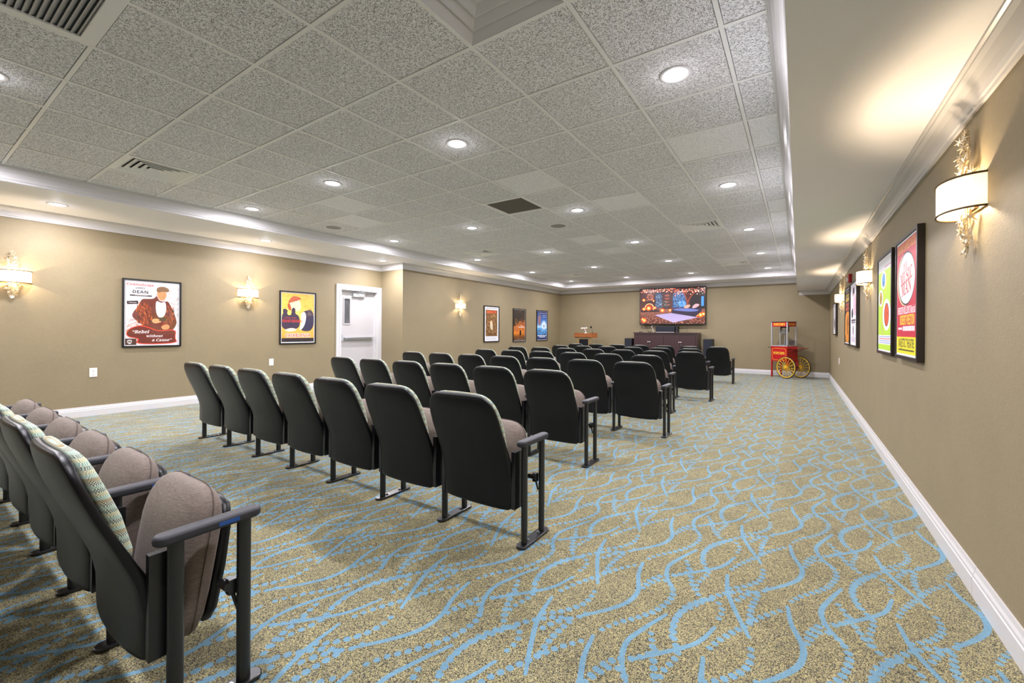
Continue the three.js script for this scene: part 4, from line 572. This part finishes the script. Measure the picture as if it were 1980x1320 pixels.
// ---------------------------------------------------------------- media cabinet, speakers
{
  const mah = tex(woodCanvas('#3a1a1e', '#1a0a0d', 500, 400), { rx: 1.2, ry: 1.2 });
  const wood = phys(0xffffff, 0.38, { map: mah, clearcoat: 0.25, clearcoatRoughness: 0.3 });
  const X0 = -4.38, X1 = -2.455, zf = -13.45, zb = -13.97, Hh = 1.17, W = X1 - X0, cx = (X0 + X1) / 2;
  const t = thing('media_cabinet', 'dark mahogany four-door cabinet under the television', 'cabinet', [cx, 0, (zf + zb) / 2]);
  const d = zf - zb;
  mesh('carcass', metreUV(merge([box(W - 0.04, Hh - 0.1, d - 0.05, 0, 0.06 + (Hh - 0.1) / 2, -0.01), box(W - 0.06, 0.06, d - 0.08, 0, 0.03, -0.01), box(0.05, Hh - 0.1, 0.012, -W / 2 + 0.045, 0.06 + (Hh - 0.1) / 2, d / 2 - 0.03), box(0.05, Hh - 0.1, 0.012, W / 2 - 0.045, 0.06 + (Hh - 0.1) / 2, d / 2 - 0.03), box(0.06, Hh - 0.1, 0.012, 0, 0.06 + (Hh - 0.1) / 2, d / 2 - 0.03)])), wood, t);
  mesh('cabinet_top', metreUV(rbox(W, 0.035, d, 0.008, 0, Hh - 0.0175, 0)), wood, t);
  const dw = (W - 0.04 - 0.16 - 0.02) / 4, dh = Hh - 0.2;
  const doorG = metreUV(merge([box(dw, dh, 0.02), box(0.06, dh, 0.006, -dw / 2 + 0.03, 0, 0.012), box(0.06, dh, 0.006, dw / 2 - 0.03, 0, 0.012), box(dw - 0.12, 0.06, 0.006, 0, dh / 2 - 0.03, 0.012), box(dw - 0.12, 0.06, 0.006, 0, -dh / 2 + 0.03, 0.012)]));
  const knobG = merge([new THREE.SphereGeometry(0.016, 12, 8).translate(0, 0, 0.03), cyl(0.007, 0.009, 0.02, 0, 0, 0, 8).rotateX(Math.PI / 2).translate(0, 0, 0.012)]);
  [-1.5, -0.5, 0.5, 1.5].forEach((k, i) => {
    const g = mesh('door', doorG, wood, t); g.position.set(k * (dw + 0.005) + Math.sign(k) * 0.03, 0.09 + dh / 2, d / 2 - 0.025);
    const s = i % 2 ? -1 : 1; const kn = mesh('knob', knobG, M.plateWhite, g); kn.position.set(s * (dw / 2 - 0.025), 0.3, 0.012);
    if (i % 2) { const k2 = mesh('lock', knobG, M.steel, g); k2.position.set(-(dw / 2 - 0.03), 0.215, 0.008); k2.scale.setScalar(0.7); }
  });
}
function floorSpeaker(x0, x1, zf, h, label) {
  const t = thing('floor_speaker', label, 'speaker', [(x0 + x1) / 2, 0, zf - 0.17], 0, 'black floor speakers beside the cabinet'), w = x1 - x0;
  mesh('enclosure', rbox(w, h, 0.34, 0.008, 0, h / 2, 0), std(0x121215, 0.5), t); mesh('grille_cloth', rbox(w - 0.03, h - 0.05, 0.02, 0.006, 0, h / 2, 0.172), std(0x1d2029, 0.9), t);
}
floorSpeaker(-4.68, -4.44, -13.5, 0.975, 'black floor speaker between cabinet and lectern');
floorSpeaker(-2.325, -2.07, -13.5, 0.985, 'black floor speaker on popcorn-cart side of cabinet');
{
  const t = thing('centre_speaker', 'black centre-channel speaker box standing on the cabinet', 'speaker', [-3.44, 1.17, -13.72]);
  mesh('enclosure', rbox(0.58, 0.185, 0.2, 0.008, 0, 0.105, 0), std(0x15161a, 0.45), t); mesh('grille_cloth', rbox(0.56, 0.14, 0.012, 0.004, 0, 0.12, 0.1), std(0x20242d, 0.9), t); mesh('foot_strip', box(0.54, 0.016, 0.2, 0, 0.008, 0.004), M.steel, t);
  const u = thing('media_player', 'small upright black box beside the centre speaker', 'electronics', [-3.1, 1.17, -13.74]);
  mesh('housing', rbox(0.08, 0.2, 0.16, 0.006, 0, 0.1, 0), std(0x0b0b0c, 0.5), u); mesh('indicator', box(0.02, 0.006, 0.004, 0, 0.03, 0.08), M.steel, u);
  const cab = (pts, m, label) => tag(mesh('cable', tube(pts, 0.005, 30, 6), m), label, 'cable', 'cables hanging below the television');
  cab([[-4.17, 1.408, -13.93], [-4.18, 1.33, -13.91], [-4.23, 1.19, -13.86], [-4.27, 1.178, -13.84]], std(0x6e6a64, 0.6), 'thin grey cable hanging below the television corner');
  cab([[-4.02, 1.408, -13.93], [-4.08, 1.36, -13.9], [-4.07, 1.25, -13.87], [-4.0, 1.185, -13.85], [-3.95, 1.178, -13.85]], M.dark, 'thick black cable looping below the television');
  cab([[-3.9, 1.408, -13.93], [-3.93, 1.36, -13.9], [-3.88, 1.27, -13.88], [-3.86, 1.18, -13.86]], M.plateWhite, 'thin white cable hanging below the television');
  cab([[-2.86, 1.408, -13.93], [-2.86, 1.32, -13.92], [-2.86, 1.18, -13.9]], std(0x4c4a47, 0.6), 'straight dark cable beside the small upright box');
  for (const [x, l] of [[-4.27, 'small black puck box under the grey cable'], [-3.96, 'small black puck box under the thick black cable']]) { const p = thing('cable_box', l, 'electronics', [x, 1.17, -13.84], 0, 'small boxes on the cabinet'); mesh('housing', rbox(0.09, 0.018, 0.07, 0.004, 0, 0.009, 0), M.dark, p); }
}
// ---------------------------------------------------------------- lectern
{
  const oak = std(0xffffff, 0.45, { map: tex(woodCanvas('#a5602f', '#5c2c10', 420, 260), { rx: 3, ry: 1.2 }) });
  const t = thing('lectern', 'oak-topped lectern with brass frame and navy cloth front', 'lectern', [-5.86, 0, -13.1]);
  const brass = std(0xc8ab72, 0.35, { metalness: 0.7 });
  mesh('desk', metreUV(merge([box(0.6, 0.13, 0.025, 0, 1.065, 0.22), box(0.025, 0.16, 0.46, -0.3, 1.06, 0), box(0.025, 0.16, 0.46, 0.3, 1.06, 0), box(0.6, 0.02, 0.47, 0, 1.12, 0)])), oak, t);
  mesh('desk_underside', box(0.56, 0.02, 0.42, 0, 0.99, 0), M.dark, t);
  mesh('frame', merge([rod([-0.23, 0.03, 0.14], [-0.23, 0.99, 0.14], 0.016), rod([0.23, 0.03, 0.14], [0.23, 0.99, 0.14], 0.016), rod([-0.19, 0.945, 0.15], [0.19, 0.945, 0.15], 0.014), rod([-0.17, 0.03, 0.16], [-0.17, 0.945, 0.16], 0.012), rod([0.17, 0.03, 0.16], [0.17, 0.945, 0.16], 0.012)]), brass, t);
  mesh('front_panel', box(0.33, 0.9, 0.015, 0, 0.48, 0.15), std(0x12141f, 0.9), t);
  mesh('base', rbox(0.5, 0.03, 0.42, 0.006, 0, 0.015, 0), std(0x2a1a12, 0.5), t);
  const l = thing('reading_lamp', 'white reading lamp standing on the lectern', 'lamp', [-5.88, 1.131, -13.1]);
  mesh('neck', tube([[0.02, 0, 0], [0.015, 0.07, 0], [-0.01, 0.12, 0.01], [-0.03, 0.15, 0.02]], 0.012), M.plateWhite, l); mesh('head', rbox(0.22, 0.035, 0.06, 0.012, -0.02, 0.165, 0.02).rotateZ(0.06), M.plateWhite, l); mesh('base', cyl(0.045, 0.05, 0.015, 0.02, 0.0075, 0), M.plateWhite, l);
  const m = thing('microphone', 'gooseneck microphone with black foam tip on the lectern', 'microphone', [-5.63, 1.131, -13.1]);
  mesh('gooseneck', tube([[0, 0, 0], [0, 0.06, 0], [-0.015, 0.13, 0], [-0.04, 0.19, 0]], 0.008), std(0x5c6470, 0.4, { metalness: 0.6 }), m); mesh('foam_tip', new THREE.SphereGeometry(0.032, 14, 10).scale(1, 1.15, 1).translate(-0.045, 0.2, 0), M.dark, m); mesh('base', cyl(0.02, 0.025, 0.03, 0, 0.015, 0), M.dark, m);
}
// ---------------------------------------------------------------- popcorn cart
{
  const th = -0.665, px = [Math.cos(th), -Math.sin(th)], nz = [Math.sin(th), Math.cos(th)];          // local x and z in the floor plan
  const W = 0.475, D = 0.36, leg = [-0.616, -13.47];
  const c = [leg[0] + px[0] * W / 2 - nz[0] * D / 2, leg[1] + px[1] * W / 2 - nz[1] * D / 2];
  const t = thing('popcorn_cart', 'red popcorn cart with yellow spoked wheels', 'cart', [c[0], 0, c[1]], th);
  const red = phys(0xa80f14, 0.3, { clearcoat: 0.4 }), yel = std(0xe0b428, 0.4);
  const sign = (w, h, s, px_, frame) => tex(canvas(512, Math.round(512 * h / w), (x, a, b) => { bg(x, '#b01218', a, b); if (frame) { x.strokeStyle = '#e8b92e'; x.lineWidth = 9; const m = 14, k = 46; x.beginPath(); x.moveTo(m + k, m); x.lineTo(a - m - k, m); x.lineTo(a - m, m + k); x.lineTo(a - m, b - m - k); x.lineTo(a - m - k, b - m); x.lineTo(m + k, b - m); x.lineTo(m, b - m - k); x.lineTo(m, m + k); x.closePath(); x.stroke(); } words(x, s, a / 2, frame ? b * .42 : b / 2, px_, '#f2d23a', { face: 'serif', max: a * .8, sy: 1.25 }); }), { wrap: false });
  mesh('body', merge([box(W, 0.37, D, 0, 0.61, 0)]), red, t);
  const pn = mesh('panel_sign', new THREE.PlaneGeometry(W - 0.06, 0.33).translate(0, 0.615, D / 2 + 0.0015), std(0xffffff, 0.35, { map: sign(W - 0.06, 0.33, 'POPCORN', 92, true) }), t); pn.userData.label = 'POPCORN lettering in a yellow border';
  for (const [x, z] of [[-1, 1], [-1, -1], [1, -1], [1, 1]]) { const h = x < 0 ? 0.43 : 0.24; mesh('leg', box(0.032, h, 0.032, x * (W / 2 - 0.016), 0.43 - h / 2, z * (D / 2 - 0.016)), red, t); }
  mesh('shelf', merge([box(0.3, 0.014, D + 0.02, W / 2 + 0.15, 0.79, 0), rod([W / 2, 0.68, D / 2 - 0.02], [W / 2 + 0.22, 0.784, D / 2 - 0.02], 0.006), rod([W / 2, 0.68, -D / 2 + 0.02], [W / 2 + 0.22, 0.784, -D / 2 + 0.02], 0.006)]), red, t);
  mesh('shelf', box(0.1, 0.014, D, -W / 2 - 0.05, 0.785, 0), M.metalBlack, t);
  mesh('deck', box(W, 0.03, D, 0, 0.81, 0), red, t);
  // wheels
  const R = 0.283, rimG = new THREE.TorusGeometry(R - 0.028, 0.013, 10, 48), tyreG = new THREE.TorusGeometry(R - 0.011, 0.011, 10, 48), hubG = merge([cyl(0.032, 0.032, 0.06, 0, 0, 0, 16).rotateX(Math.PI / 2), cyl(0.016, 0.016, 0.08, 0, 0, 0, 12).rotateX(Math.PI / 2)]), spokeG = rod([0, 0.03, 0], [0, R - 0.03, 0], 0.0055, 0.0055, 6);
  const wx = 0.513 - W / 2;
  for (const z of [D / 2 + 0.09, -D / 2 - 0.05]) {
    const wheel = mesh('wheel', rimG, yel, t); wheel.position.set(wx, R, z);
    mesh('tyre', tyreG, M.dark, wheel); mesh('hub', hubG, yel, wheel);
    for (let k = 0; k < 16; k++) { const s = mesh('spoke', spokeG, yel, wheel); s.rotation.z = k * Math.PI / 8; }
  }
  mesh('axle', rod([wx, R, -D / 2 - 0.06], [wx, R, D / 2 + 0.1], 0.01), M.metalBlack, t); mesh('axle_bracket', merge([box(0.03, 0.2, 0.02, wx - 0.02, 0.36, D / 2 - 0.02), box(0.03, 0.2, 0.02, wx - 0.02, 0.36, -D / 2 + 0.02)]), red, t);
  // kettle case
  const y0 = 0.826, y1 = 1.47, cd = 0.33, zc = (D - cd) / 2, cw = W;
  for (const [x, z] of [[-1, 1], [1, 1], [-1, -1], [1, -1]]) mesh('corner_post', box(0.026, y1 - y0 - 0.02, 0.026, x * (cw / 2 - 0.013), (y0 + y1) / 2, zc + z * (cd / 2 - 0.013)), M.aluminium, t);
  mesh('sill', merge([box(cw, 0.022, 0.026, 0, y0 + 0.011, zc + cd / 2 - 0.013), box(cw, 0.022, 0.026, 0, y0 + 0.011, zc - cd / 2 + 0.013), box(0.026, 0.022, cd - 0.052, cw / 2 - 0.013, y0 + 0.011, zc), box(0.026, 0.022, cd - 0.052, -cw / 2 + 0.013, y0 + 0.011, zc)]), M.aluminium, t);
  for (const g of [box(cw - 0.05, y1 - y0 - 0.14, 0.004, 0, (y0 + y1) / 2 - 0.05, zc + cd / 2 - 0.012), box(0.004, y1 - y0 - 0.14, cd - 0.05, cw / 2 - 0.012, (y0 + y1) / 2 - 0.05, zc), box(0.004, y1 - y0 - 0.14, cd - 0.05, -cw / 2 + 0.012, (y0 + y1) / 2 - 0.05, zc)]) mesh('pane', g, M.glass, t);
  mesh('canopy', merge([box(cw - 0.052, 0.115, cd - 0.01, 0, y1 - 0.0675, zc), box(cw - 0.01, 0.115, cd - 0.052, 0, y1 - 0.0675, zc)]), red, t);
  mesh('header_sign', new THREE.PlaneGeometry(cw - 0.054, 0.11).translate(0, y1 - 0.0675, zc + cd / 2 - 0.0035), std(0xffffff, 0.35, { map: sign(cw - 0.054, 0.11, 'POPCORN', 88, false) }), t).userData.label = 'POPCORN in yellow letters on red';
  mesh('header_sign', new THREE.PlaneGeometry(cd - 0.054, 0.11).rotateY(Math.PI / 2).translate(cw / 2 - 0.0035, y1 - 0.0675, zc), std(0xffffff, 0.35, { map: sign(cd - 0.054, 0.11, 'POPCORN', 100, false) }), t).userData.label = 'POPCORN in yellow letters on red';
  mesh('roof_cap', box(cw + 0.006, 0.014, cd + 0.006, 0, y1 - 0.003, zc), M.metalBlack, t);
  mesh('kettle', merge([new THREE.LatheGeometry([[0.001, -0.07], [0.05, -0.068], [0.08, -0.03], [0.085, 0.03], [0.088, 0.035], [0.05, 0.05], [0.001, 0.052]].map(p => new THREE.Vector2(...p)), 28).translate(0.03, 1.2, zc), rod([0.03, 1.25, zc], [0.03, 1.35, zc], 0.02), rod([-0.06, 1.2, zc + 0.02], [-0.12, 1.16, zc + 0.08], 0.008)]), M.steel, t);
  mesh('kettle_hanger', merge([box(0.03, 0.16, 0.03, -0.08, 1.28, zc), box(0.03, 0.16, 0.03, 0.13, 1.28, zc), box(0.22, 0.05, 0.05, 0.03, 1.33, zc)]), M.dark, t);
  mesh('support_post', rod([0.03, 0.84, zc], [0.03, 1.13, zc], 0.014), M.steel, t);
  mesh('dump_tray', merge([box(0.3, 0.11, 0.012, 0.06, 0.93, zc - 0.12), box(0.012, 0.11, 0.2, 0.2, 0.93, zc - 0.02), box(0.3, 0.01, 0.24, 0.06, 0.86, zc - 0.01)]), std(0x6d6f76, 0.5), t);
}
renderer.render(scene, camera);
